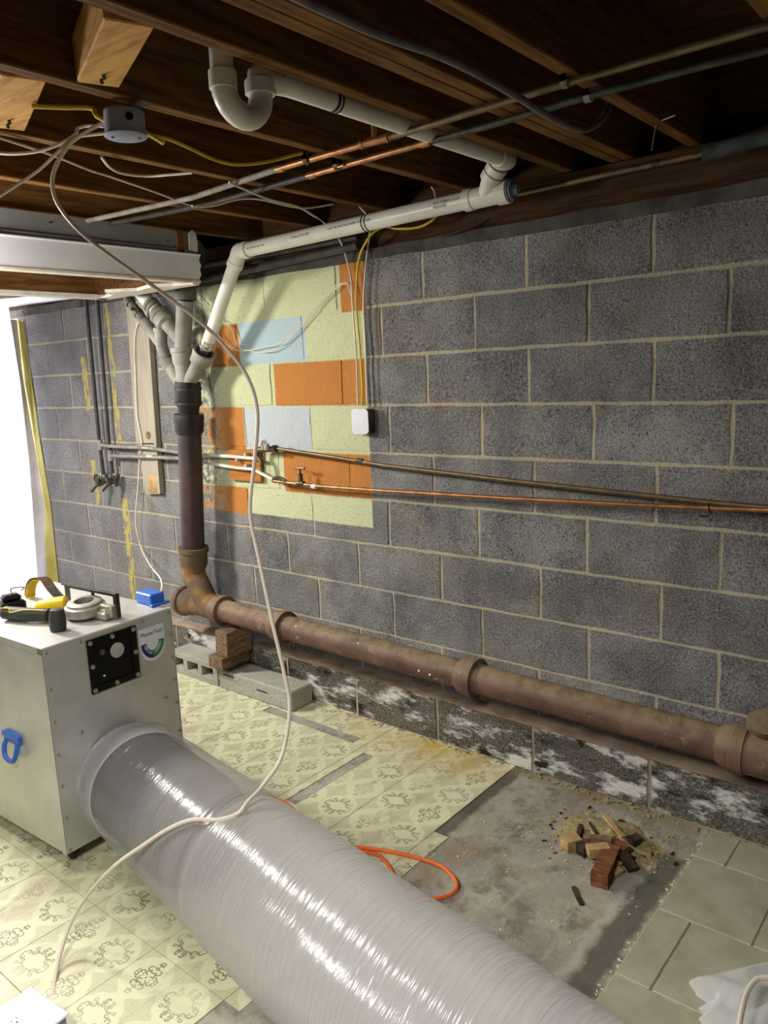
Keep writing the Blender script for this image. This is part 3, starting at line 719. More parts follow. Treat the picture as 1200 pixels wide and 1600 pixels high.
# ================================================================== COPPER ON WALL
wp = thing('water_pipe', tuple((-0.925,-0.05,1.232)), 'copper water pipe on the wall sloping down from the wheel valve', 'pipe')
U = [(-0.8809,-0.05,1.227),(-0.5026,-0.05,1.198),(-0.2106,-0.05,1.173),(0.4022,-0.05,1.141),(0.8874,-0.05,1.121),(1.133,-0.05,1.111),(1.281,-0.05,1.108),(1.499,-0.05,1.101)]
bm = new(); sweep(bm, U, .0085, 12); obj('pipe', bm, 'copper_dull', wp)
bm = new(); a = Vector((-0.9904,-0.05,1.215)); b = Vector((-0.8635,-0.05,1.224)); rod(bm, a, b, .014, 12); lathe(bm, b, b - a, [(-.02, .014), (-.02, .019), (.0, .019), (.0, .01)], 6); sweep(bm, cr([(-0.9904,-0.05,1.215),(-1.003,-0.05,1.186),(-0.9782,-0.05,1.156),(-0.9736,-0.05,1.113)], 4), .011, 10); vb = obj('valve_body', bm, 'brass', wp)
q = Vector((-0.9073,-0.085,1.245))
bm = new(); rod(bm, q + Vector((0, .03, -.005)), q, .005, 8)
for k in range(5):
    a = 2 * PI * k / 5; c = q + Vector((math.cos(a) * .02, 0, math.sin(a) * .02)); rod(bm, q, c, .004, 6)
ringp = [q + Vector((math.cos(2 * PI * k / 16) * (.02 + .004 * math.cos(10 * PI * k / 16)), 0, math.sin(2 * PI * k / 16) * (.02 + .004 * math.cos(10 * PI * k / 16)))) for k in range(17)]
sweep(bm, ringp, .0045, 6, False); obj('valve_wheel', bm, 'screw', vb)
bm = new(); q = Vector((-0.3416,-0.05,1.187)); lathe(bm, q, Vector(U[2]) - Vector(U[1]), [(-.014, .0085), (-.014, .011), (.014, .011), (.014, .0085)], 12); obj('coupling', bm, 'copper_green', wp)
wl = thing('water_pipe', tuple((-0.7153,-0.05,1.062)), 'copper water pipe on the wall running level below the sloping one', 'pipe')
V_ = [(-0.8734,-0.055,1.069),(-0.5872,-0.055,1.062),(-0.2125,-0.055,1.065),(0.4041,-0.055,1.075),(0.8899,-0.055,1.087),(1.135,-0.055,1.095),(1.282,-0.055,1.101),(1.499,-0.055,1.107)]
bm = new(); sweep(bm, V_, .0085, 12); obj('pipe', bm, 'copper', wl)
bm = new(); q = Vector((-0.7096,-0.055,1.069)); rod(bm, q, q + Vector((0, 0, .045)), .011, 12); rod(bm, q - Vector((.02, 0, 0)), q + Vector((.02, 0, 0)), .012, 12); rod(bm, q + Vector((0, 0, .045)), q + Vector((0, 0, .07)), .005, 8); tp = obj('tap_body', bm, 'brass', wl)
bm = new(); rod(bm, q + Vector((-.03, 0, .07)), q + Vector((.03, 0, .07)), .006, 8); obj('tap_handle', bm, 'brass', tp)
bm = new(); sweep(bm, cr([(1.112,-0.07,1.112),(1.116,-0.07,1.095),(1.121,-0.07,1.081),(1.109,-0.07,1.069),(1.086,-0.07,1.07)], 4), .0022, 6); obj('pipe_hook', bm, 'black_plastic', wl)
bm = new(); q = Vector((-0.6237,-0.055,1.06)); lathe(bm, q, (1, 0, 0), [(-.014, .009), (-.014, .0112), (.014, .0112), (.014, .009)], 12); obj('white_sleeve', bm, 'cover_white', wl)
bm = new(); sweep(bm, cr([(-0.8734,-0.055,1.069),(-0.8954,-0.055,1.071),(-0.8808,-0.055,1.084),(-0.8368,-0.055,1.084),(-0.787,-0.055,1.059)], 4), .009, 8); obj('elbow', bm, 'brass', wl)
bm = new(); sweep(bm, [(-1.434,-0.05,1.138),(-1.162,-0.05,1.12),(-1.042,-0.05,1.119),(-0.8962,-0.05,1.074)], .0085, 10); obj('pipe', bm, 'cable_white', wl)
bd = thing('mounting_board', tuple((-1.156,0,1.046)), 'small orange board on the painted wall holding two pipe clamps', 'board')
bm = new(); f = [(-1.256,-0.004,1.205),(-1.019,-0.004,1.212),(-1.022,-0.004,1.054),(-1.254,-0.004,1.051)]; prism(bm, [f[0], f[1], f[2], f[3]], (0, -.018, 0)); obj('panel', bm, 'ply', bd)
for px in ((384,712), (386,729), (393,711), (393,730)):
    pass
for q in [(-1.094,-0.04,1.182),(-1.096,-0.04,1.125),(-1.163,-0.04,1.167)]:
    q = Vector(q); bm = new(); box(bm, q.x - .008, q.x + .008, q.y - .012, -.02, q.z - .016, q.z + .016, .003); obj('pipe_clamp', bm, 'strap', bd)
hp = thing('water_pipe', tuple((-1.437,-0.045,1.168)), 'pale painted pipe passing behind the stack into the wheel valve', 'pipe')
bm = new(); sweep(bm, [(-1.522,-0.045,1.175),(-1.21,-0.045,1.175),(-1.001,-0.045,1.17)], .009, 10); obj('pipe', bm, 'cable_white', hp)

# black pipes on the left
lp = thing('water_pipe', tuple((-2.378,-0.04,0.9688)), 'pair of dark vertical pipes ending in two wall taps', 'pipe')
for ends in ([(-2.398,-0.04,2.088),(-2.42,-0.04,1.221),(-2.411,-0.04,0.9825)], [(-2.278,-0.04,2.077),(-2.316,-0.04,1.224),(-2.312,-0.04,0.988)]):
    bm = new(); sweep(bm, ends, .0115, 12); obj('riser', bm, 'black_pipe', lp)
for px in ((-2.398,-0.06,0.9859), (-2.271,-0.06,1)):
    q = Vector(px); bm = new(); lathe(bm, q + Vector((0, .02, .035)), (0, -.3, -1), [(0, .012), (0, .022), (.02, .024), (.04, .018), (.05, .016), (.06, .02), (.075, .02), (.075, .012)], 12)
    sweep(bm, cr([q + Vector((0, 0, -.01)), q + Vector((-.01, -.04, -.02)), q + Vector((-.025, -.07, -.055))], 4), .013, 10)
    tb_ = obj('tap_body', bm, 'steel_box', lp)
    bm = new(); w0 = q + Vector((.0, -.035, .02)); rod(bm, q, w0, .006, 8)
    sweep(bm, [w0 + Vector((math.cos(2 * PI * k / 10) * .026, 0, math.sin(2 * PI * k / 10) * .026)) for k in range(11)], .006, 6, False)
    rod(bm, w0 + Vector((-.026, 0, 0)), w0 + Vector((.026, 0, 0)), .004, 6); rod(bm, w0 + Vector((0, 0, -.026)), w0 + Vector((0, 0, .026)), .004, 6)
    obj('tap_wheel', bm, 'dark_steel', tb_)
lq = thing('water_pipe', tuple((-1.986,-0.045,1.196)), 'two grey horizontal pipes crossing the grey board behind the soil pipe', 'pipe')
for ends in ([(-2.4,-0.05,1.204),(-2.304,-0.05,1.198),(-1.916,-0.05,1.198),(-1.515,-0.05,1.176)], [(-2.301,-0.05,1.142),(-1.924,-0.05,1.148),(-1.518,-0.05,1.152)]):
    bm = new(); sweep(bm, ends, .0105, 12); obj('pipe', bm, 'grey_pipe', lq)
bm = new()
for px in ((-2.393,-0.05,1.204), (-2.294,-0.05,1.142)): lathe(bm, px, (0, 0, 1), [(-.03, .011), (-.03, .0155), (.03, .0155), (.03, .011)], 12); obj('tee', bm, 'grey_pipe', lq); bm = new()
bm.free()
bm = new()
for px in ((-1.922,-0.062,1.199), (-1.887,-0.062,1.154)): q = Vector(px); box(bm, q.x - .03, q.x + .03, q.y, q.y + .03, q.z - .006, q.z + .006, .002); obj('pipe_clip', bm, 'strap', lq); bm = new()
bm.free()

# grey board on the wall
gb = thing('wall_board', tuple((-2.002,0,0.9329)), 'long grey weathered board fixed upright on the block wall with a bare wood end', 'board')
bm = new(); f = [(-2.02,-0.004,2.003),(-1.853,-0.004,1.988),(-1.882,-0.004,1.223),(-2.056,-0.004,1.219)]; prism(bm, f, (0, -.022, 0)); obj('plank', bm, 'grey_board', gb)
bm = new(); f = [(-2.057,-0.004,1.211),(-1.883,-0.004,1.216),(-1.878,-0.004,0.9379),(-2.003,-0.004,0.9297)]; prism(bm, f, (0, -.022, 0)); o = obj('plank', bm, 'grey_board', gb)
bm = new(); f = [(-1.963,-0.0265,1.046),(-1.877,-0.0265,1.046),(-1.875,-0.0265,0.945),(-1.981,-0.0265,0.9419)]; prism(bm, f, (0, -.004, 0)); obj('bare_patch', bm, 'tan_wood', o)
bm = new(); f = [(-1.853,-0.004,1.988),(-1.818,-0.004,1.985),(-1.859,-0.004,0.9428),(-1.878,-0.004,0.9379)]; prism(bm, f, (0, -.03, 0)); obj('edge_strip', bm, 'grey_board', gb)
bm = new(); lathe(bm, (-1.928,-0.026,1.267), (0, -1, 0), [(0, .022), (.002, .022), (.002, .016)], 16); obj('knot', bm, 'old_wood', gb)

# ================================================================== SOFFIT
sf = thing('soffit', (-1.0, -.36, 1.97), 'white and grey boxed-in soffit hanging below the joists with an open underside', 'soffit')
def rag(pts, vec, m, name, par=sf):
    bm = new(); prism(bm, pts, vec); return obj(name, bm, m, par)
rag([(-1.0, -2.6, 2.10), (-1.0, -.33, 2.10), (-1.0, -.325, 2.186), (-1.0, -2.6, 2.19)], (-.012, 0, 0), 'soffit_grey', 'upper_panel')
bm = new(); box(bm, -1.0, -.992, -2.6, -.315, 2.094, 2.114, .002); obj('channel_strip', bm, 'box_greyblue', sf)
rag([(-.985, -2.6, 1.985), (-.985, -.325, 1.985), (-.985, -.318, 2.0), (-.985, -.31, 2.01), (-.985, -.316, 2.03), (-.985, -.308, 2.05), (-.985, -.318, 2.07), (-.985, -.306, 2.096), (-.985, -2.6, 2.096)], (-.012, 0, 0), 'soffit_white', 'lower_panel')
bm = new(); box(bm, -1.0, -.981, -2.6, -.308, 2.09, 2.096, .001); obj('panel_lip', bm, 'soffit_white', sf)
bm = new(); box(bm, -1.03, -.980, -2.6, -.318, 1.974, 1.986, .002); obj('bottom_trim', bm, 'drywall', sf)
rag([(-.99, -.36, 2.11), (-.99, -.318, 2.105), (-.99, -.312, 2.14), (-.99, -.318, 2.18), (-.99, -.335, 2.195), (-.99, -.355, 2.18)], (-.01, 0, 0), 'drywall', 'torn_flap')
bm = new(); box(bm, -1.70, -1.662, -2.6, -.36, 1.985, 2.19, .003); obj('inner_board', bm, 'joist', sf)
bm = new(); box(bm, -1.72, -1.648, -2.6, -.35, 1.966, 1.985, .002); obj('bottom_trim', bm, 'drywall', sf)
rag([(-1.70, -.335, 1.966), (-.985, -.325, 1.966), (-.985, -.36, 1.966), (-1.08, -.40, 1.966), (-1.15, -.46, 1.966), (-1.30, -.43, 1.966), (-1.42, -.52, 1.966), (-1.52, -.42, 1.966), (-1.70, -.40, 1.966)], (0, 0, .014), 'drywall', 'torn_drywall')
bm = new(); box(bm, -1.70, -.99, -.42, -.385, 1.982, 2.18, .002); obj('end_stud', bm, 'joist', sf)
bm = new()
for q in [(-0.9995,-0.9777,2.156),(-0.9995,-0.4614,2.138)] + [(-0.983,-1.171,2.106),(-0.983,-0.8681,2.1)]: lathe(bm, q, (1, 0, 0), [(0, .004), (.003, .003)], 8); obj('screw', bm, 'dark_steel', sf); bm = new()
bm.free()
# round duct and black conduit behind the soffit
q = Vector((-1.173,-0.2,2.127))
dc = thing('duct', (q.x, q.y, q.z - .08), 'round dark grey duct end poking out behind the soffit', 'duct')
bm = new(); lathe(bm, (q.x, q.y, q.z), (-1, 0, 0), [(.008, .0), (.004, .06), (0, .076), (.02, .078), (.9, .078)], 24); obj('duct_pipe', bm, 'pvc_dark', dc)
bm = new(); lathe(bm, (q.x - .03, q.y, q.z), (-1, 0, 0), [(0, .078), (0, .083), (.03, .083), (.03, .078)], 24, False); obj('duct_band', bm, 'pvc_dark', dc)
bm = new(); sweep(bm, [(-1.269,-0.07,2.102),(-0.9568,-0.07,2.096),(-0.2759,-0.07,2.096)], .016, 12)
single('conduit', bm, 'black_pipe', 'upper black pipe lying along the sill above the painted blocks', 'pipe')
bm = new(); sweep(bm, [(-1.278,-0.07,2.037),(-0.9628,-0.07,2.044),(-0.278,-0.07,2.064)], .018, 12)
single('conduit', bm, 'black_pipe', 'lower black pipe lying along the sill above the painted blocks', 'pipe')
bm = new(); a = Vector((-3.438,-0.05,2.085)); b = Vector((-2.535,-0.05,2.061)); prism(bm, [a, b, b + Vector((0, 0, .035)), a + Vector((0, 0, .05))], (0, .04, 0))
struct('trim_3', bm, 'soffit_white', 'white trim strip at the top of the wall beyond the soffit')

# ================================================================== SHEETING
sh = thing('plastic_sheet', (-3.32, -.6, 0), 'bright backlit white plastic sheeting hung at the left end of the wall', 'sheeting')
SHP = [(-3.278,-0.07,1.991),(-3.264,-0.07,1.582),(-3.312,-0.07,1.161),(-3.323,-0.07,0.7699),(-3.382,-0.07,0.2471),(-3.417,-0.07,-0.1541)]
def SHX(z):
    for p, q in zip(SHP, SHP[1:]):
        if z >= q[2]: return q[0] + (p[0] - q[0]) * (z - q[2]) / (p[2] - q[2])
    return SHP[-1][0]
bm = new(); ny, nz = 60, 48; g = []
for i in range(ny + 1):
    colv = []
    for k in range(nz + 1):
        z = 2.1 * k / nz; t = i / ny
        y = -.07 - 2.3 * t; x0_ = SHX(z); x = x0_ + .02 * math.sin(9 * t + 2 * z) + .05 * (noise.noise(Vector((y * 3, z * 1.6, 0)))) * min(1, t * 9) + .03 * noise.noise(Vector((y * 9, z * 4, 3))) * min(1, t * 9) + .02
        if z < .25: x += (.25 - z) * .35 * noise.noise(Vector((y * 4, 1, 2)))
        colv.append(bm.verts.new((x, y, max(z, .004))))
    g.append(colv)
for i in range(ny):
    for k in range(nz):
        f = bm.faces.new((g[i][k], g[i + 1][k], g[i + 1][k + 1], g[i][k + 1])); f.smooth = True
obj('sheet', bm, 'sheet', sh)
bm = new(); prev = None
for k, (p, q) in enumerate(zip(SHP, [(-3.297,-0.006,1.994),(-3.308,-0.006,1.581),(-3.266,-0.006,1.156),(-3.239,-0.006,0.7661),(-3.265,-0.006,0.2481),(-3.299,-0.006,-0.0106)])):
    p = Vector(p) + Vector((.0, .004, 0)); q = Vector(q); q.y = -.014 if q.z > .25 else -.062
    row = [bm.verts.new(p), bm.verts.new(p.lerp(q, .35) + Vector((.01, -.012 * (1 + math.cos(k * 2.1)), 0))), bm.verts.new(p.lerp(q, .7) + Vector((0, -.008 * (1 + math.sin(k * 1.7)), 0))), bm.verts.new(q)]
    if prev:
        for j in range(3): bm.faces.new((prev[j], prev[j + 1], row[j + 1], row[j]))
    prev = row
bmesh.ops.subdivide_edges(bm, edges=bm.edges[:], cuts=3, use_grid_fill=True)
for v in bm.verts: v.co.y -= .006 * abs(noise.noise(v.co * 12))
for f_ in bm.faces: f_.smooth = True
obj('sheet_edge', bm, 'sheet_edge', sh)
bm = new(); L1 = [(-3.24,-0.005,1.989),(-3.223,-0.005,1.579),(-3.207,-0.005,1.157),(-3.17,-0.005,0.7711),(-3.186,-0.005,0.2587),(-3.195,-0.005,0.1439)]; L0 = [(-3.327,-0.016,2.004),(-3.358,-0.016,1.582),(-3.289,-0.016,1.156),(-3.272,-0.016,0.7652),(-3.318,-0.016,0.2432),(-3.328,-0.016,0.1266)]
prev = None
for a, b in zip(L0, L1):
    row = [bm.verts.new(a), bm.verts.new(b)]
    if prev: bm.faces.new((prev[0], prev[1], row[1], row[0]))
    prev = row
bmesh.ops.solidify(bm, geom=bm.faces[:], thickness=.0012)
obj('tape', bm, 'tape', sh)

# ================================================================== AIR SCRUBBER BOX
W, DP, ZB, ZT = .495, .857, .05, .757
mc = thing('air_scrubber', (-.445, -1.471, 0), 'riveted bare aluminium air scrubber box standing on the vinyl floor', 'machine', rz=.047)
def lo(name, bm, m, par=mc): return obj(name, bm, m, par, local=True)
bm = new(); box(bm, -DP, 0, 0, W, ZB, ZT, .004); body = lo('casing', bm, 'alu')
bm = new()
for yy in (0, W):
    bm = new(); box(bm, -.022, .0012, yy - .0012, yy + .0012, ZB, ZT); lo('seam', bm, 'alu', body)
bm = new(); box(bm, -DP, .0012, -.0012, .0012, ZT - .02, ZT + .001); lo('seam', bm, 'alu', body)
rb = new(); lathe(rb, (0, 0, 0), (1, 0, 0), [(0, .0058), (.002, .0055), (.0042, .003), (.0048, .0)], 10, False); rme = mesh('rivet', rb, M['screw'])
for (y, z) in [(.012, z) for z in (.742, .62, .51, .40, .29, .18, .065)] + [(W - .012, z) for z in (.742, .66, .575, .49, .40, .29, .18, .065)] + [(y, .742) for y in (.13, .25, .37)] + [(.13, .065), (.37, .065), (.44, .435), (.10, .44)]:
    o = obj('rivet', rme, None, mc); o.location = (.0012, y, z)
# recessed gauge panel
py0, py1, pz0, pz1 = .152, .340, .552, .737
bm = new()
for y0, y1, z0, z1 in ((py0, py1, pz0, pz0 + .022), (py0, py1, pz1 - .022, pz1), (py0, py0 + .022, pz0 + .022, pz1 - .022), (py1 - .022, py1, pz0 + .022, pz1 - .022)):
    box(bm, .0005, .006, y0, y1, z0, z1)
box(bm, .0004, .0012, py0 + .02, py1 - .02, pz0 + .02, pz1 - .02); gp = lo('gauge_panel', bm, 'black_plastic')
bm = new(); lathe(bm, (.0012, .262, .672), (1, 0, 0), [(0, .026), (.004, .026), (.004, .023), (.0035, .0)], 24, False); gg = lo('gauge', bm, 'glass', gp)
bm = new()
for k in range(7):
    a = PI * (.15 + .7 * k / 6); d = Vector((0, math.cos(a), math.sin(a))); q = Vector((.0042, .262, .672)); rod(bm, q + d * .015, q + d * .019, .0006, 4)
rod(bm, (.0042, .262, .668), (.0042, .247, .672), .0006, 4); rod(bm, (.0042, .25, .66), (.0042, .275, .662), .0005, 4)
lo('gauge_needle', bm, 'ink_black', gp)
bm = new(); lathe(bm, (.001, .206, .682), (1, 0, 0), [(0, .010), (.004, .010), (.006, .005), (.006, .0)], 14, False); lo('lamp_cap', bm, 'steel_box', gp)
bm = new(); lathe(bm, (.001, .205, .60), (1, 0, 0), [(0, .004), (.003, .003), (.003, .0)], 10, False); lo('button', bm, 'cover_white', gp)
sb = new(); lathe(sb, (0, 0, 0), (1, 0, 0), [(0, .0085), (.003, .008), (.005, .004), (.005, .0)], 12, False); sme = mesh('screw', sb, M['screw'])
for (y, z) in ((py0 + .011, pz1 - .011), (.246, pz1 - .011), (py1 - .011, pz1 - .011), (py0 + .011, .645), (py1 - .011, .645), (py0 + .011, pz0 + .011), (.246, pz0 + .011), (py1 - .011, pz0 + .011)):
    o = obj('screw', sme, None, gp); o.location = (.006, y, z)
# shield sticker
sy0, sy1, sz1 = .352, .458, .712
cy = (sy0 + sy1) / 2
def shield(s, dz=0):
    h = (sy1 - sy0) / 2 * s; zt = sz1 - .057 + .057 * s
    pts = [(cy - h, zt), (cy + h, zt)]
    for k in range(0, 9):
        a = k / 8 * PI / 2
        pts.append((cy + h * math.cos(a) ** .8, sz1 - .055 - .068 * s * math.sin(a)))
    for k in range(7, -1, -1):
        a = k / 8 * PI / 2
        pts.append((cy - h * math.cos(a) ** .8, sz1 - .055 - .068 * s * math.sin(a)))
    return pts
bm = new(); prism(bm, [(.0006, y, z) for y, z in shield(1)], (.0008, 0, 0)); stc = lo('sticker', bm, 'cover_white')
def band(a0, a1, m, name):
    bm = new(); ci = (cy, sz1 - .052)
    I = []; O = []
    for k in range(13):
        a = a0 + (a1 - a0) * k / 12
        O.append((.0015, ci[0] + .049 * math.cos(a), ci[1] + .061 * math.sin(a))); I.append((.0015, ci[0] + .026 * math.cos(a), ci[1] + .034 * math.sin(a)))
    prism(bm, O + I[::-1], (.0005, 0, 0)); lo(name, bm, m, stc)
band(PI * 1.02, PI * 1.5, 'ink_navy', 'navy_band'); band(PI * 1.5, PI * 1.98, 'ink_green', 'green_band')
def flat_text(s, size, y, z, m, ang=0):
    tm = text_mesh(s, size, 'CENTER')
    for v in tm.verts:
        a, b = v.co.x * math.cos(ang) - v.co.y * math.sin(ang), v.co.x * math.sin(ang) + v.co.y * math.cos(ang)
        v.co = Vector((.0021 + v.co.z, y + a, z + b))
    lo('print', tm, m, stc)
flat_text('MasterTech', .0195, cy, sz1 - .028, 'ink_grey')
def arc_text(s, a0, a1):
    n = len(s)
    for i, ch in enumerate(s):
        a = a0 + (a1 - a0) * (i + .5) / n
        flat_text(ch, .0125, cy + .037 * math.cos(a), sz1 - .052 + .047 * math.sin(a) , 'ink_white', a + PI / 2)
arc_text('CERTIFIED', PI * 1.06, PI * 1.45); arc_text('COMPANY', PI * 1.55, PI * 1.94)
# blue drop handle on the near side
bm = new(); box(bm, -.292, -.192, -.014, 0, .385, .420, .003); box(bm, -.312, -.28, -.010, 0, .395, .412, .002); hd_ = lo('handle_bracket', bm, 'box_blue', body)
bm = new(); zz = .30
sweep(bm, cr([(-.278, -.012, .388), (-.280, -.020, .372), (-.276, -.025, .345), (-.258, -.027, .330), (-.222, -.027, .332), (-.205, -.024, .352), (-.205, -.012, .388)], 4), .008, 10, True); lo('handle_loop', bm, 'box_blue', hd_)
# casters
for (x, y) in ((-.05, .05), (-.05, W - .05), (-DP + .05, .05), (-DP + .05, W - .05)):
    bm = new(); lathe(bm, (x, y - .014, .022), (0, 1, 0), [(0, .018), (.004, .022), (.024, .022), (.028, .018)], 14); cs = lo('caster', bm, 'rubber')
    bm = new(); box(bm, x - .025, x + .025, y - .025, y + .025, .044, .0505); box(bm, x - .01, x + .01, y - .02, y - .016, .02, .046); lo('caster_fork', bm, 'dark_steel', cs)
# dark outlet collar the duct is taped over
A_ = Vector((-.445, -1.226, .236)); B_ = Vector((1.2, -1.559, .337)); tu = (B_ - A_).normalized()
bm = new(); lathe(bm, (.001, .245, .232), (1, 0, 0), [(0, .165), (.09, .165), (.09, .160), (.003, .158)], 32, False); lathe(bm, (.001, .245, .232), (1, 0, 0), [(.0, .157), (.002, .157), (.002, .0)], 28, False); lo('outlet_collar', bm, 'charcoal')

# ================================================================== LAY-FLAT DUCT
td = thing('duct_tube', (.4, -1.4, .03), 'large inflated clear plastic duct tube leading away from the aluminium box', 'duct')
bm = new(); NA, NT_ = 180, 48; LT = 2.18
n0 = tu.orthogonal().normalized(); side = tu.cross(Vector((0, 0, 1))).normalized(); upv = side.cross(tu)
rows = []
for i in range(NA + 1):
    t = i / NA; s_ = t * LT; row = []
    for k in range(NT_):
        a = 2 * PI * k / NT_
        R0 = .193
        oct_ = math.cos(PI / 8) / math.cos(((a + .2) % (PI / 4)) - PI / 8)
        bl = min(1, max(0, (s_ - .09) / .20))
        R = R0 * (oct_ * (1 - bl) * 1.03 + bl)
        if s_ < .06: R *= .86 + .14 * (s_ / .06) ** .6
        R -= .010 * math.exp(-((s_ - .80 - .03 * math.cos(a - .6)) / .022) ** 2) * (.6 + .4 * math.sin(a))
        R += .0035 * noise.noise(Vector((s_ * 4, math.cos(a) * 1.5, math.sin(a) * 1.5))) * min(1, s_ / .2)
        R += .0007 * math.sin(s_ * 260 + 2.5 * noise.noise(Vector((s_ * 6, a, 0)))) * max(0, math.sin(a)) * bl * (1 if noise.noise(Vector((s_ * 2.2, 5, 0))) > -.2 else .3)
        c = A_ + Vector((.004, 0, 0)) + tu * s_
        row.append(bm.verts.new(c + (side * math.cos(a) + upv * math.sin(a)) * R))
    rows.append(row)
for a, b in zip(rows, rows[1:]):
    for k in range(NT_):
        f = bm.faces.new((a[k], a[(k + 1) % NT_], b[(k + 1) % NT_], b[k])); f.smooth = True
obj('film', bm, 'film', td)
bm = new(); prev = None
for s_ in (.03, .07, .11, .15, .165):
    c = A_ + tu * s_; row = [bm.verts.new(c + (side * math.cos(2 * PI * k / 40) + upv * math.sin(2 * PI * k / 40)) * (.176 + .0055 * min(1, s_ / .1))) for k in range(40)]
    if prev:
        for k in range(40):
            f = bm.faces.new((prev[k], prev[(k + 1) % 40], row[(k + 1) % 40], row[k])); f.smooth = True
    prev = row
obj('cuff', bm, 'bag', td)
bm = new(); lathe(bm, A_ + tu * .13, tu, [(0, .160), (.03, .169), (.36, .169), (.42, .166), (.42, .163), (0, .157)], 36, False); obj('inner_shade_sleeve', bm, 'sleeve', td)  # added dark liner, imitates the shaded interior seen through the film
bm = new(); q0 = A_ + tu * .035
sweep(bm, [q0 + (side * math.cos(2 * PI * k / 32) + upv * math.sin(2 * PI * k / 32)) * .172 for k in range(33)], .004, 6, False); obj('tie_ring', bm, 'cover_white', td)
bm = new(); q0 = A_ + tu * .165
sweep(bm, [q0 + (side * math.cos(2 * PI * k / 40) + upv * math.sin(2 * PI * k / 40)) * .1835 for k in range(41)], .0028, 6, False); obj('cuff_edge', bm, 'bag', td)

# ================================================================== ELECTRICAL
# ceiling box: plate cx, rim
def ctr(*pts):
    v = Vector((0, 0, 0))
    for p in pts: v += Vector(p)
    return v / len(pts)
cbc = ctr((0.1647,-1.454,2.125), (0.2212,-1.391,2.125))
cb = thing('ceiling_box', (cbc.x, cbc.y, 2.12), 'round grey blue plastic ceiling box with a flat cover hanging between the joists', 'electrical box')
bm = new(); lathe(bm, (cbc.x, cbc.y, 2.125), (0, 0, 1), [(0, .046), (.05, .046), (.054, .042)], 26); shell = obj('box_shell', bm, 'box_greyblue', cb)
bm = new(); lathe(bm, (cbc.x, cbc.y, 2.121), (0, 0, 1), [(0, .046), (.002, .049), (.005, .049)], 26); obj('cover_plate', bm, 'cover_white' if False else 'box_greyblue', cb)
vd = (Vector(cam.location) - cbc); vd.z = 0; vd.normalize()
sd_ = Vector((-vd.y, vd.x, 0))
bm = new(); d = (vd + sd_ * .25).normalized(); q = Vector((cbc.x, cbc.y, 2.155)) + d * .045; lathe(bm, q, d, [(0, .009), (.003, .009), (.003, .005), (.001, .0)], 12, False); obj('knockout', bm, 'black_plastic', cb)
bm = new(); box(bm, cbc.x + .02, cbc.x + .09, cbc.y - .012, cbc.y + .012, 2.178, 2.182); obj('bracket', bm, 'steel_box', cb)
bm = new()
for k in (-1, 1): q = Vector((cbc.x, cbc.y, 2.121)) + sd_ * (.03 * k); lathe(bm, q, (0, 0, -1), [(0, .004), (.002, .003)], 8); obj('screw', bm, 'dark_steel', cb); bm = new()
bm.free()
def cable(pts, r, m, label, name='cable', group=None, n=6, seg=8, flat=1.0):
    bm = new(); sweep(bm, cr(pts, n), r, seg, True, flat); return single(name, bm, m, label, 'cable', group)
cable([(0.0797,-1.401,2.185),(0.0333,-1.416,2.173),(-0.0177,-1.437,2.152),(-0.0486,-1.459,2.112),(-0.0717,-1.469,2.067),(-0.0719,-1.462,2.013),(-0.0418,-1.426,1.944),(0.0055,-1.363,1.876),(0.0704,-1.299,1.804),(0.1428,-1.22,1.715),(0.1918,-1.17,1.637),(0.2342,-1.141,1.556),(0.2524,-1.133,1.464),(0.2497,-1.153,1.336),(0.2437,-1.177,1.198),(0.271,-1.182,1.076),(0.3132,-1.187,0.9026),(0.3571,-1.196,0.7673),(0.3839,-1.208,0.6766),(0.3993,-1.261,0.564),(0.4035,-1.335,0.5145),(0.4128,-1.397,0.5002),(0.4138,-1.433,0.4846),(0.364,-1.46,0.4627),(0.2982,-1.49,0.4544),(0.2279,-1.518,0.4161),(0.1467,-1.547,0.3532),(0.0443,-1.573,0.27),(-0.0565,-1.603,0.1611),(-0.0977,-1.644,0.0773),(-0.0728,-1.694,0.0309),(-0.0211,-1.743,0.0022),(0.0239,-1.773,-0.003)], .0052, 'cable_pink', 'long off-white cable drooping from the ceiling box over the duct tube to the floor outlet', n=5)
cable([(0.0699,-1.398,2.177),(0.0228,-1.408,2.187),(-0.018,-1.415,2.188),(-0.0207,-1.421,2.176),(-0.0521,-1.438,2.159),(-0.1199,-1.471,2.145),(-0.2026,-1.513,2.148),(-0.2882,-1.553,2.171)], .0042, 'cable_white', 'white cable looping left out of the ceiling box to the picture edge')
cable([(0.0712,-1.4,2.16),(0.0127,-1.422,2.163),(-0.0185,-1.435,2.161),(-0.0525,-1.458,2.131),(-0.106,-1.484,2.095),(-0.1567,-1.521,2.062),(-0.2421,-1.577,2.014)], .004, 'cable_white', 'white cable sagging from the ceiling box down to the left edge')
cable([(-0.1893,-1.578,2.185),(-0.2211,-1.483,2.185),(-0.2681,-1.354,2.185),(-0.3471,-1.193,2.185),(-0.3785,-1.1,2.185),(-0.4737,-0.8595,2.185),(-0.5408,-0.7185,2.185),(-0.5666,-0.6283,2.185)], .0035, 'cable_white', 'thin white cable stapled across the undersides of several joists')
cable([(-0.182,-1.255,2.18),(-0.2667,-1.175,2.18),(-0.3002,-1.112,2.18),(-0.2804,-1.04,2.18),(-0.2247,-0.9985,2.18),(-0.1629,-0.9613,2.18)], .004, 'cable_white', 'short white cable dipping between two joists beside the yellow one')
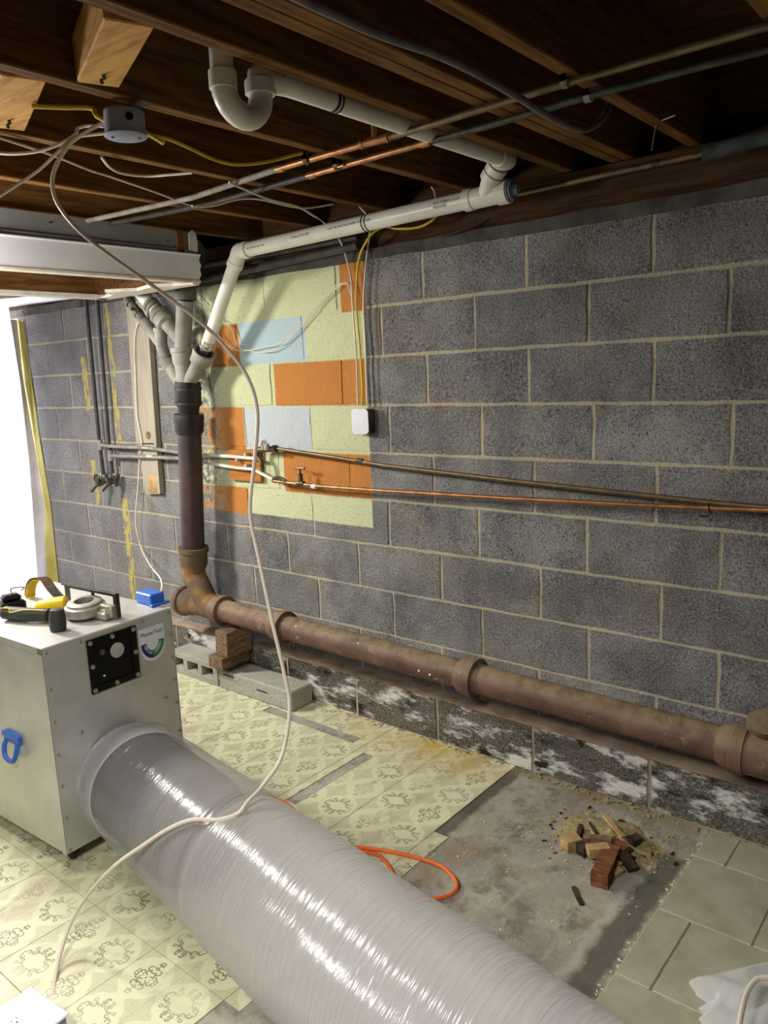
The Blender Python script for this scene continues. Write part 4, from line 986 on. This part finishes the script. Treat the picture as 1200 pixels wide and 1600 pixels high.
cable([(-0.1665,-0.8147,2.174),(-0.186,-0.7268,2.167),(-0.2199,-0.5975,2.161),(-0.2532,-0.4265,2.163),(-0.2788,-0.3188,2.148)] + [(-0.4368,-0.1,2.173),(-0.3533,-0.1,2.094)] + [(-0.3767,-0.03,2.012),(-0.3606,-0.03,1.933),(-0.3604,-0.03,1.83),(-0.3529,-0.03,1.619),(-0.3582,-0.03,1.426)], .004, 'cable_white', 'white cable dropping behind the drain run to the left of the wall junction box')
cable([(-0.3371,-0.8359,2.127),(-0.3295,-0.7615,2.135),(-0.2965,-0.6605,2.166),(-0.2758,-0.5758,2.171),(-0.2804,-0.4483,2.167),(-0.2997,-0.3294,2.178),(-0.2621,-0.2269,2.198)], .0035, 'cable_white', 'thin white cable looping across the joist bay above the drain run')
cable([(-0.2594,-0.08,2.214),(-0.2035,-0.08,2.145)] + [(-0.2566,-0.03,2.085),(-0.2756,-0.03,2),(-0.2989,-0.03,1.85),(-0.2997,-0.03,1.669),(-0.3045,-0.03,1.42)], .0042, 'cable_white', 'white cable on the right of the yellow cable feeding the wall junction box')
cable([(0.1375,-0.1,2.115),(0.1019,-0.1,2.094),(0.0364,-0.1,2.083),(-0.0549,-0.1,2.093),(-0.1109,-0.1,2.108),(-0.1664,-0.1,2.097),(-0.2113,-0.1,2.065)] + [(-0.3084,-0.03,2.029),(-0.3272,-0.03,1.955),(-0.3391,-0.03,1.828),(-0.3315,-0.03,1.671),(-0.3274,-0.03,1.512),(-0.3332,-0.03,1.42)], .0046, 'cable_yellow', 'yellow cable dropping from the drain run to the wall junction box')
cable([(0.1683,-0.15,2.133),(0.1617,-0.15,2.181),(0.1484,-0.15,2.201)], .003, 'cable_white', 'short white cable end above the drain run')
cable([(0.0531,-1.569,2.19),(0.0927,-1.513,2.19),(0.1292,-1.466,2.19),(0.1494,-1.468,2.17),(0.1712,-1.456,2.155)], .0055, 'cable_yellow', 'yellow cable entering the ceiling box from the left')
cable([(0.1921,-1.369,2.144),(0.2095,-1.358,2.131),(0.2295,-1.345,2.115)], .0055, 'cable_yellow', 'short cut yellow cable stub at the right of the ceiling box')
cable([(0.1745,-1.358,2.144),(0.1828,-1.298,2.143),(0.1793,-1.224,2.133),(0.1817,-1.146,2.118),(0.1791,-1.068,2.122),(0.1834,-0.9658,2.146),(0.1928,-0.8424,2.187)], .0046, 'cable_yellow', 'yellow cable running right from the ceiling box to the copper pipes')
cable([(0.925,-1.614,2.147),(0.925,-1.498,2.146),(0.925,-1.364,2.149),(0.925,-1.207,2.16),(0.925,-1.071,2.161),(0.925,-0.9163,2.154),(0.925,-0.7686,2.143),(0.925,-0.6703,2.14),(0.925,-0.5822,2.144),(0.925,-0.5073,2.163),(0.925,-0.4407,2.197),(0.925,-0.4046,2.233),(0.925,-0.401,2.263)], .0085, 'cable_grey', 'thick grey conduit snaking between the joists near the top', seg=10)
cable([(0.2599,-0.03,2.082),(0.232,-0.03,2.071),(0.1753,-0.03,2.057),(0.1026,-0.03,2.048)] , .004, 'rubber', 'short dark cable hanging under the drain cleanout')
cable([(-1.417,-0.02,1.974),(-1.324,-0.02,1.904),(-1.233,-0.02,1.842),(-1.157,-0.02,1.791),(-1.119,-0.02,1.713),(-0.9932,-0.02,1.677),(-0.8599,-0.02,1.679),(-0.727,-0.02,1.743),(-0.5777,-0.02,1.848),(-0.4777,-0.02,1.906),(-0.4021,-0.02,1.933),(-0.3751,-0.02,1.904),(-0.3693,-0.02,1.831)], .0022, 'cable_white', 'thin white wire slung in a low loop across the painted blocks', seg=6)
cable([(-1.302,-0.025,1.831),(-1.216,-0.025,1.734),(-1.102,-0.025,1.688),(-0.9407,-0.025,1.695),(-0.8085,-0.025,1.711),(-0.6771,-0.025,1.787),(-0.5515,-0.025,1.873),(-0.4531,-0.025,1.925),(-0.3945,-0.025,1.924),(-0.3596,-0.025,1.856)], .002, 'cable_white', 'second thin wire crossing the pale blue block just above the first', seg=6)
cable([(-1.867,-0.035,1.908),(-1.931,-0.035,1.852),(-1.966,-0.035,1.758),(-1.99,-0.035,1.551),(-2.008,-0.035,1.374),(-1.988,-0.035,1.231),(-2.023,-0.035,1.139),(-2.061,-0.035,0.99),(-2.12,-0.035,0.7982),(-2.125,-0.035,0.6948),(-2.09,-0.035,0.5911)] + [(-1.718,-0.2309,0.5889),(-1.166,-0.5449,0.6707),(-0.9032,-0.7143,0.7046),(-0.7655,-0.821,0.7188)], .0038, 'cable_white', 'white cable running down beside the grey board to the blue box')
# wall junction box
jb = thing('junction_box', tuple((-0.3741,0,1.303)), 'square metal junction box with a white cover on the painted wall', 'electrical box')
f = [(-0.3827,-0.045,1.408),(-0.2885,-0.045,1.413),(-0.2841,-0.045,1.311),(-0.3826,-0.045,1.301)]
xa, xb = f[0][0], f[1][0]; za, zb_ = f[3][2], f[0][2]
bm = new(); box(bm, xa + .002, xb - .002, -.045, -.001, za + .002, zb_ - .002, .003); jbb = obj('back_box', bm, 'steel_box', jb)
bm = new(); c_ = .012
prism(bm, [(xa + c_, -.045, za), (xb - c_, -.045, za), (xb, -.045, za + c_), (xb, -.045, zb_ - c_), (xb - c_, -.045, zb_), (xa + c_, -.045, zb_), (xa, -.045, zb_ - c_), (xa, -.045, za + c_)], (0, -.003, 0)); obj('cover_plate', bm, 'cover_white', jb)
# blue outlet box on the machine
bq = Vector((-0.5835,-0.979,0.757))
bb = thing('outlet_box', (bq.x, bq.y, .757), 'blue plastic outlet box lying on the far corner of the aluminium box', 'electrical box')
bm = new(); box(bm, bq.x - .05, bq.x + .045, bq.y - .03, bq.y + .03, .7575, .80, .004); o = obj('box_shell', bm, 'box_blue', bb)
bm = new(); box(bm, bq.x + .045, bq.x + .062, bq.y - .038, bq.y + .038, .7575, .766, .001); box(bm, bq.x - .06, bq.x - .05, bq.y - .01, bq.y + .01, .7575, .775, .001); obj('mounting_ear', bm, 'box_blue', o)
# floor outlet
pa = Vector((0.0151,-1.821,0.055)); pb = Vector((0.1785,-1.805,0.055))
u_ = (pb - pa); u_.z = 0; LO = u_.length; u_.normalize(); v_ = Vector((u_.y, -u_.x, 0))
MX = Matrix(((u_.x, v_.x, 0, pa.x), (u_.y, v_.y, 0, pa.y), (0, 0, 1, 0), (0, 0, 0, 1)))
ob = thing('outlet_box', (pa.x, pa.y, 0), 'white cover double outlet lying face up on the patterned vinyl at lower left', 'electrical box')
bm = new(); box(bm, .008, LO - .004, .008, LO - .006, .001, .049, .002, MX); obj('box_shell', bm, 'box_greyblue', ob)
bm = new(); box(bm, 0, LO, 0, LO, .049, .056, .0025, MX); cvp = obj('cover_plate', bm, 'cover_white', ob)
for uu in (.43, .72):
    bm = new(); pts = []
    cu_, cv_ = LO * uu, LO * .52
    for k in range(24):
        a = 2 * PI * k / 24; pts.append(MX @ Vector((cu_ + max(-.0135, min(.0135, .0165 * math.cos(a))), cv_ + .0165 * math.sin(a), .0555)))
    prism(bm, pts, (0, 0, .0015)); rc = obj('receptacle', bm, 'ink_white', cvp)
    bm = new()
    box(bm, cu_ - .008, cu_ - .0015, cv_ - .0075, cv_ - .0058, .0565, .0573, 0, MX); box(bm, cu_ - .008, cu_ - .0015, cv_ + .0058, cv_ + .0075, .0565, .0573, 0, MX)
    lathe(bm, MX @ Vector((cu_ + .0085, cv_, .0565)), (0, 0, 1), [(0, .0026), (.0008, .0026)], 10); obj('socket_slot', bm, 'ink_black', rc)

# orange extension cord
cable([(-0.2854,-0.8181,0.0075),(-0.2084,-0.7912,0.0075),(-0.1492,-0.7817,0.0075),(-0.0893,-0.797,0.0075),(-0.0271,-0.8287,0.0075),(0.048,-0.9177,0.0075),(0.1666,-0.9213,0.0075),(0.2216,-0.8557,0.0075),(0.2956,-0.8112,0.0075),(0.4222,-0.7671,0.0075),(0.5236,-0.7517,0.0075),(0.5908,-0.7705,0.0075),(0.6313,-0.8019,0.0075),(0.6392,-0.8475,0.0075),(0.6122,-0.8887,0.0075),(0.5589,-0.9132,0.0075),(0.5009,-0.9483,0.0075)], .0062, 'cable_orange', 'orange extension cord making a wide loop on the floor past the duct tube', 'extension_cord')
cable([(0.268,-0.844,0.0075),(0.3353,-0.8255,0.0075),(0.3944,-0.8451,0.0075),(0.4453,-0.8759,0.0075),(0.5188,-0.9243,0.0075),(0.5478,-0.9917,0.0075)], .0062, 'cable_orange', 'short inner strand of orange extension cord vanishing under the duct tube', 'extension_cord')

# ================================================================== LOOSE BLOCKS, PIPE SUPPORT
x1 = (-1.251,-0.175,0.0366)[0]
cb1 = thing('hollow_block', (x1 - .2, -.12, 0), 'hollow concrete block with slots in its face lying beside the aluminium box', 'block')
bm = new()
xL, xR, y0, y1_, zt = x1 - .406, x1 - .004, -.205, -.062, .118
box(bm, xL, xR, y0, y1_, zt - .03, zt, .003); box(bm, xL, xR, y0, y1_, 0, .036, .003)
cells = [xL + .0, xL + .03, xL + .115, xL + .15, xL + .24, xL + .275, xL + .365, xR]
for a, b in zip(cells[0::2], cells[1::2]): box(bm, a, b, y0 + .001, y1_ - .001, .03, zt - .025, .002)
box(bm, xL, xR, y1_ - .05, y1_ - .004, .03, zt - .025)
obj('block_body', bm, 'block_loose', cb1)
f = [(-0.7327,-0.0376,0.1), (-0.7447,-0.1763,0.1), (-1.232,-0.1754,0.1)]
x2 = (-0.7071,-0.06,0.0382)[0]
cb2 = thing('concrete_block', (x1 + .2, -.14, 0), 'dusty solid concrete block lying flat at the foot of the wall under the pipe', 'block')
bm = new(); box(bm, x1 + .004, x2 + .0, -.205, -.062, .0, .10, .006)
bmesh.ops.subdivide_edges(bm, edges=bm.edges[:], cuts=3, use_grid_fill=True)
for v in bm.verts: v.co += Vector((1, 1, 1)) * .0025 * noise.noise(v.co * 30)
for v in bm.verts: v.co.z = max(v.co.z, .0005)
obj('block_body', bm, 'block_loose', cb2)
bm = new()
for (a, b, z) in ((.045, .13, .078), (.30, .375, .055)): box(bm, x1 + a, x1 + b, -.2075, -.205, z, z + .006); obj('crack', bm, 'ink_black', cb2); bm = new()
bm.free()
wx = (-1.229,-0.21,0.3098)[0]; wx2 = (-1.134,-0.21,0.3106)[0]
zs_ = [.119, .184, .247, .318]
labs = ['bottom block of the wooden pipe support stack jutting out further', 'middle block of the wooden pipe support stack', 'top block of the wooden pipe support stack under the iron pipe']
for k in range(3):
    o_ = (-.03, .02, 0.0, .006)[k] if k else -.035
    bm = new(); box(bm, wx + (-.035 if k == 0 else .005 * k), wx2 + (-.02 if k == 0 else .004 * k), -.225 - (.02 if k == 0 else 0), -.065, zs_[k] + .0005, zs_[k + 1] - .0005, .003)
    single('wood_block', bm, 'old_wood', labs[k], 'wood block', 'wood blocks propping the soil pipe')

# ================================================================== TOOLS ON THE BOX
ZTOP = .7575
sw = thing('circular_saw', tuple((-0.7309,-1.19,0.7575)), 'yellow and black cordless circular saw lying on its side on the aluminium box', 'saw')
gc = Vector((-0.6338,-1.209,0.795))
ax = Vector((.05, -.08, 1)).normalized()
bm = new(); lathe(bm, gc - ax * .022, ax, [(0, .05), (0, .066), (.012, .070), (.03, .068), (.034, .060), (.042, .058), (.046, .050), (.046, .034), (.03, .034)], 30, False); obj('blade_guard', bm, 'silver', sw)
bm = new(); lathe(bm, gc + ax * .006, ax, [(0, .0), (0, .046), (.002, .046), (.002, .0)], 30, False); lathe(bm, gc + ax * .008, ax, [(0, .012), (.008, .012), (.008, 0)], 12, False); obj('blade', bm, 'dark_steel', sw)
bm = new(); b0_ = Vector((-0.8195,-1.181,0.7575)); b1_ = Vector((-0.5047,-1.153,0.7575))
un = (b1_ - b0_).normalized(); nn = Vector((-un.y, un.x, 0)); LL = (b1_ - b0_).length
SM = Matrix(((un.x, nn.x, 0, b0_.x), (un.y, nn.y, 0, b0_.y), (0, 0, 1, 0), (0, 0, 0, 1)))
box(bm, 0, LL, .0, .003, ZTOP + .004, ZTOP + .014, .001, SM); box(bm, 0, LL, 0, .003, ZTOP + .075, ZTOP + .092, .001, SM); box(bm, 0, .03, 0, .003, ZTOP + .012, ZTOP + .078, .001, SM); box(bm, LL - .035, LL, 0, .003, ZTOP + .012, ZTOP + .078, .001, SM); box(bm, LL * .5, LL * .56, 0, .003, ZTOP + .012, ZTOP + .078, .001, SM)
box(bm, 0, LL, -.012, 0, ZTOP + .086, ZTOP + .092, .001, SM); box(bm, LL - .004, LL, -.014, 0, ZTOP + .004, ZTOP + .092, .001, SM); obj('shoe', bm, 'dark_steel', sw)
bm = new(); box(bm, .035, LL - .02, -.05, -.01, ZTOP + .002, ZTOP + .03, .006, SM); obj('gear_case', bm, 'silver', sw)
bm = new(); box(bm, LL * .62, LL - .01, -.03, -.004, ZTOP + .008, ZTOP + .05, .004, SM); box(bm, LL * .70, LL * .9, -.038, -.03, ZTOP + .014, ZTOP + .036, .002, SM); rod(bm, SM @ Vector((LL * .6, -.02, ZTOP + .02)), SM @ Vector((LL - .02, -.035, ZTOP + .012)), .006, 8); obj('depth_lever', bm, 'silver', sw)
bm = new(); m0 = Vector((-0.7823,-1.308,0.79)); m1 = Vector((-0.7092,-1.239,0.8)); lathe(bm, m0, m1 - m0, [(0, .018), (.01, .027), (.06, .031), ((m1 - m0).length, .03), ((m1 - m0).length + .005, .024)], 20); obj('motor_housing', bm, 'yellow_plastic', sw)
bm = new(); g0 = Vector((-0.5775,-1.343,0.7575)); lathe(bm, g0, (0, .05, 1), [(0, .023), (.004, .026), (.02, .0275), (.05, .026), (.06, .024), (.072, .022), (.074, .018)], 20); obj('front_grip', bm, 'charcoal', sw)
bm = new(); h0 = Vector((-0.8561,-1.387,0.785)); h1 = Vector((-0.7567,-1.351,0.785)); h2 = Vector((-0.6865,-1.316,0.785)); sweep(bm, cr([h0, h1, h2], 6), .024, 14, True, .85); han = obj('handle', bm, 'charcoal', sw)
bm = new(); up_ = Vector((0, 0, .0215)); sw_ = Vector((0, -.012, -.002))
sweep(bm, cr([h0 + up_ + sw_, h0.lerp(h1, .35) + up_ + sw_, h0.lerp(h1, .5) + up_ * .6 + sw_ * 1.8, h1 + up_ + sw_, h2 + up_ + sw_], 4), .002, 6); obj('yellow_line', bm, 'yellow_plastic', han)
bm = new(); bt = Vector((-0.8956,-1.353,0.7575)); BM_ = Matrix.Translation(bt) @ Matrix.Rotation(-.15, 4, 'Z'); box(bm, -.055, .02, -.03, .055, .001, .052, .008, BM_); box(bm, -.035, .012, -.02, .045, .05, .075, .01, BM_); bty = obj('battery', bm, 'black_plastic', sw)
bm = new(); e0 = BM_ @ Vector((-.02, .02, .074)); sweep(bm, cr([e0, e0 + Vector((.0, .0, .018)), e0 + Vector((.035, .03, .022)), e0 + Vector((.015, .03, .008))], 4), .002, 6); obj('belt_hook', bm, 'dark_steel', bty)
bm = new(); prs = [(-0.8564,-1.162,0.764),(-0.9046,-1.167,0.785),(-0.948,-1.166,0.806),(-0.9789,-1.167,0.832),(-1.004,-1.171,0.842),(-1.013,-1.187,0.842),(-1.024,-1.198,0.828),(-1.046,-1.198,0.802),(-1.062,-1.195,0.781),(-1.07,-1.193,0.764)]
P_ = cr(prs, 3); n_ = len(P_); wv = Vector((.014, .020, 0))
prev = None; bm = new()
for p in P_:
    row = [bm.verts.new(p - wv * .8), bm.verts.new(p + wv * .8)]
    if prev: bm.faces.new((prev[0], prev[1], row[1], row[0]))
    prev = row
bmesh.ops.solidify(bm, geom=bm.faces[:], thickness=.005)
pb_ = thing('pry_bar', tuple((-1.038,-1.138,0.7575)), 'curved flat metal bar with a yellow painted hook standing behind the saw', 'tool')
obj('bar', bm, 'old_wood', pb_)
bm = new(); prev = None
for p in cr(prs[4:10], 3):
    q = p + Vector((.006, -.003, -.006)); row = [bm.verts.new(q - wv * .7), bm.verts.new(q + wv * .7)]
    if prev: bm.faces.new((prev[0], prev[1], row[1], row[0]))
    prev = row
bmesh.ops.solidify(bm, geom=bm.faces[:], thickness=.006)
obj('yellow_hook', bm, 'yellow_plastic', pb_)
bm = new(); prev = None
for p in cr(prs[0:3], 3):
    q = p + Vector((.002, -.003, .004)); row = [bm.verts.new(q - wv * .6), bm.verts.new(q + wv * .6)]
    if prev: bm.faces.new((prev[0], prev[1], row[1], row[0]))
    prev = row
bmesh.ops.solidify(bm, geom=bm.faces[:], thickness=.005)
obj('black_grip', bm, 'charcoal', pb_)

# ================================================================== DEBRIS
def chunk(a, b, wd, ht, m, label, z=0., tilt=0, name='wood_scrap', group=None, rag_=.004):
    a = Vector(a); b = Vector(b); d = b - a; L = Vector((d.x, d.y, 0)).length; an = math.atan2(d.y, d.x)
    bm = new(); box(bm, 0, L, -wd / 2, wd / 2, 0, ht)
    bmesh.ops.subdivide_edges(bm, edges=bm.edges[:], cuts=2, use_grid_fill=True)
    for v in bm.verts: v.co += Vector((noise.noise(v.co * 60 + Vector((an, 0, 0))), noise.noise(v.co * 60 + Vector((9, an, 0))), 0)) * rag_
    mt = Matrix.Translation((a.x, a.y, z)) @ Matrix.Rotation(an, 4, 'Z') @ Matrix.Rotation(-tilt, 4, 'Y')
    for v in bm.verts: v.co = mt @ v.co
    mz = min(v.co.z for v in bm.verts)
    if z < .002:
        for v in bm.verts: v.co.z += .0008 - mz - .003
    return single(name, bm, m, label, 'wood scrap', group)
DG = 'wood scraps on the bare concrete'
chunk((0.9746,-0.5468,0), (0.9435,-0.3819,0), .052, .045, 'red_wood', 'largest reddish brown wood block at the front of the scrap pile', group=DG)
chunk((0.8032,-0.4367,0), (0.8324,-0.3898,0), .05, .04, 'tan_wood', 'pale tan wood block at the left of the scrap pile', group=DG)
chunk((0.8884,-0.4422,0), (0.9381,-0.3941,0), .035, .032, 'tan_wood', 'short tan block lying behind the largest reddish one', .012, group=DG)
chunk((0.8535,-0.3962,0), (0.9308,-0.3576,0), .025, .026, 'old_wood', 'long brown scrap lying across the middle of the pile', .02, group=DG)
chunk((0.9632,-0.3427,0), (0.8692,-0.2835,0), .016, .008, 'tan_wood', 'pale cream splinter leaning on top of the scrap pile', .05, .18, group=DG)
chunk((0.9866,-0.3632,0), (0.9237,-0.3414,0), .028, .02, 'red_wood', 'reddish scrap under the pale splinter', .018, group=DG)
chunk((1.028,-0.4176,-0), (0.9558,-0.3606,0), .032, .016, 'dark_wood', 'dark grey flat scrap at the right of the pile', .0, .2, group=DG)
chunk((0.9004,-0.3582,0), (0.8219,-0.2853,0), .008, .008, 'dark_wood', 'thin dark stick lying at the back of the pile', .02, group=DG)
chunk((0.8448,-0.411,0), (0.8812,-0.4268,0), .03, .034, 'dark_wood', 'dark grey chunk between the two tan blocks', 0, group=DG)
chunk((0.9689,-0.4404,0), (0.9816,-0.4114,0), .02, .018, 'tan_wood', 'tiny tan cube behind the other one to the right of the reddish block', group=DG)
chunk((0.9875,-0.4737,0), (0.9975,-0.4393,0), .022, .016, 'tan_wood', 'tiny tan cube nearest the right side of the reddish block', group=DG)
chunk((0.9684,-0.6512,-0), (0.9129,-0.5917,-0), .013, .006, 'dark_wood', 'single dark splinter lying apart in front of the pile', group=DG)
chunk((0.9736,-0.3056,0), (0.9858,-0.2667,0), .03, .02, 'dark_wood', 'dark brown scrap at the back right of the pile', .012, group=DG)
chunk((0.826,-0.3813,0), (0.8058,-0.3152,0), .014, .02, 'dark_wood', 'small upright dark scrap behind the left tan block', .01, group=DG)
# sawdust heap
bm = new(); c0 = Vector((0.8905,-0.2908,0)); n = 30; g = []
for i in range(n + 1):
    row = []
    for k in range(n + 1):
        x = (i / n - .5) * .34; y = (k / n - .5) * .26
        r = math.hypot(x / .17, y / .13) * (1 + .35 * noise.noise(Vector((x * 12, y * 12, 8)))); h = .036 * max(0, 1 - r) ** 1.3 + .012 * max(0, .8 - r) * noise.noise(Vector((x * 40, y * 40, 0)))
        row.append(bm.verts.new((c0.x + x, c0.y + y, max(-.004, h - .004 + .004 * noise.noise(Vector((x * 25, y * 25, 4))))))) 
    g.append(row)
for i in range(n):
    for k in range(n):
        if max(v.co.z for v in (g[i][k], g[i + 1][k], g[i + 1][k + 1], g[i][k + 1])) > -.0035: bm.faces.new((g[i][k], g[i + 1][k], g[i + 1][k + 1], g[i][k + 1]))
bmesh.ops.delete(bm, geom=[v for v in bm.verts if not v.link_faces], context='VERTS')
o = obj('sawdust', bm, 'sawdust'); tag(o, 'low heap of yellowish sawdust under the wood scraps', 'sawdust', kind='stuff')
def bits(name, n, region, smin, smax, m, label, kindz=-.003):
    bm = new()
    for _ in range(n):
        x, y = region(); s = random.uniform(smin, smax); a = random.random() * 6
        mt = Matrix.Translation((x, y, kindz)) @ Matrix.Rotation(a, 4, 'Z')
        box(bm, -s, s, -s * random.uniform(.25, .8), s * .4, 0, s * random.uniform(.3, .9), 0, mt)
    o = obj(name, bm, m); tag(o, label, name.replace('_', ' '), kind='stuff'); return o
def gz(cx, cy, sx, sy): return lambda: (random.gauss(cx, sx), random.gauss(cy, sy))
bits('wood_chips', 160, gz(c0.x, c0.y - .03, .10, .07), .002, .009, 'tan_wood', 'small pale chips scattered around the scrap pile')
bits('dark_chips', 70, gz(c0.x, c0.y - .03, .10, .07), .003, .010, 'dark_wood', 'small dark chips scattered around the scrap pile')
bits('plaster_crumbs', 120, lambda: (random.uniform(.45, 1.1), random.uniform(-1.0, -.1)), .0012, .0045, 'crumb', 'white crumbs scattered over the bare concrete')
bits('sawdust_grains', 500, lambda: (c0.x + random.gauss(.10, .13), c0.y + random.gauss(0, .06)), .001, .003, 'sawdust', 'thin trail of sawdust grains running from the scrap pile to the ceramic tiles')
bits('grout_crumbs', 80, lambda: (1.147 + random.gauss(0, .006), random.uniform(-1.1, -.15)), .002, .006, 'crumb', 'broken mortar crumbs along the cut edge of the ceramic tiles')
def ledge():
    x = random.uniform(-.7, 2.2); return (x, -.055 - abs(random.gauss(0, .018)))
bits('wall_rubble', 420, ledge, .002, .009, 'sawdust', 'crumbled mortar and dust along the foot of the wall')

# plastic bag at lower right
bg = thing('plastic_bag', tuple((1.41,-0.7544,0)), 'crumpled translucent white plastic sheet on the ceramic tiles at lower right', 'plastic sheet')
bm = new(); bl, br_, fl, fr_ = Vector((1.317,-0.7615,0)), Vector((1.575,-0.4275,0)), Vector((1.442,-0.9984,0)), Vector((1.771,-0.6682,0))
nu, nv = 56, 44; g = []
for i in range(nu + 1):
    row = []
    for k in range(nv + 1):
        u, v = i / nu, k / nv
        p = bl.lerp(br_, u).lerp(fl.lerp(fr_, u), v)
        e = min(u, v, 1 - u) * 5
        p += Vector((noise.noise(Vector((v * 9, 1, 1))) * .03 * (1 - u) ** 2, noise.noise(Vector((u * 8, 2, 1))) * .01 * (1 - v), 0))
        if u < .2 and .18 < v < .34: p.x += .05 * (1 - u / .2) * math.sin((v - .18) / .16 * PI)
        z = .006 + min(1, e) * (.03 + .04 * abs(noise.noise(Vector((u * 3, v * 3.5, 2)))) + .012 * abs(noise.noise(Vector((u * 8 + 3 * v, v * 4, 7)))))
        row.append(bm.verts.new((p.x, p.y, z + .004)))
    g.append(row)
for i in range(nu):
    for k in range(nv):
        f = bm.faces.new((g[i][k], g[i + 1][k], g[i + 1][k + 1], g[i][k + 1])); f.smooth = True
obj('film', bm, 'bag', bg)
cable([(1.489,-0.9889,0.11),(1.476,-0.9134,0.11),(1.469,-0.8459,0.11),(1.473,-0.7973,0.11),(1.486,-0.7727,0.11),(1.526,-0.7478,0.11),(1.583,-0.7297,0.11)], .0062, 'cable_white', 'white cord arching over the crumpled plastic at lower right', 'power_cord')
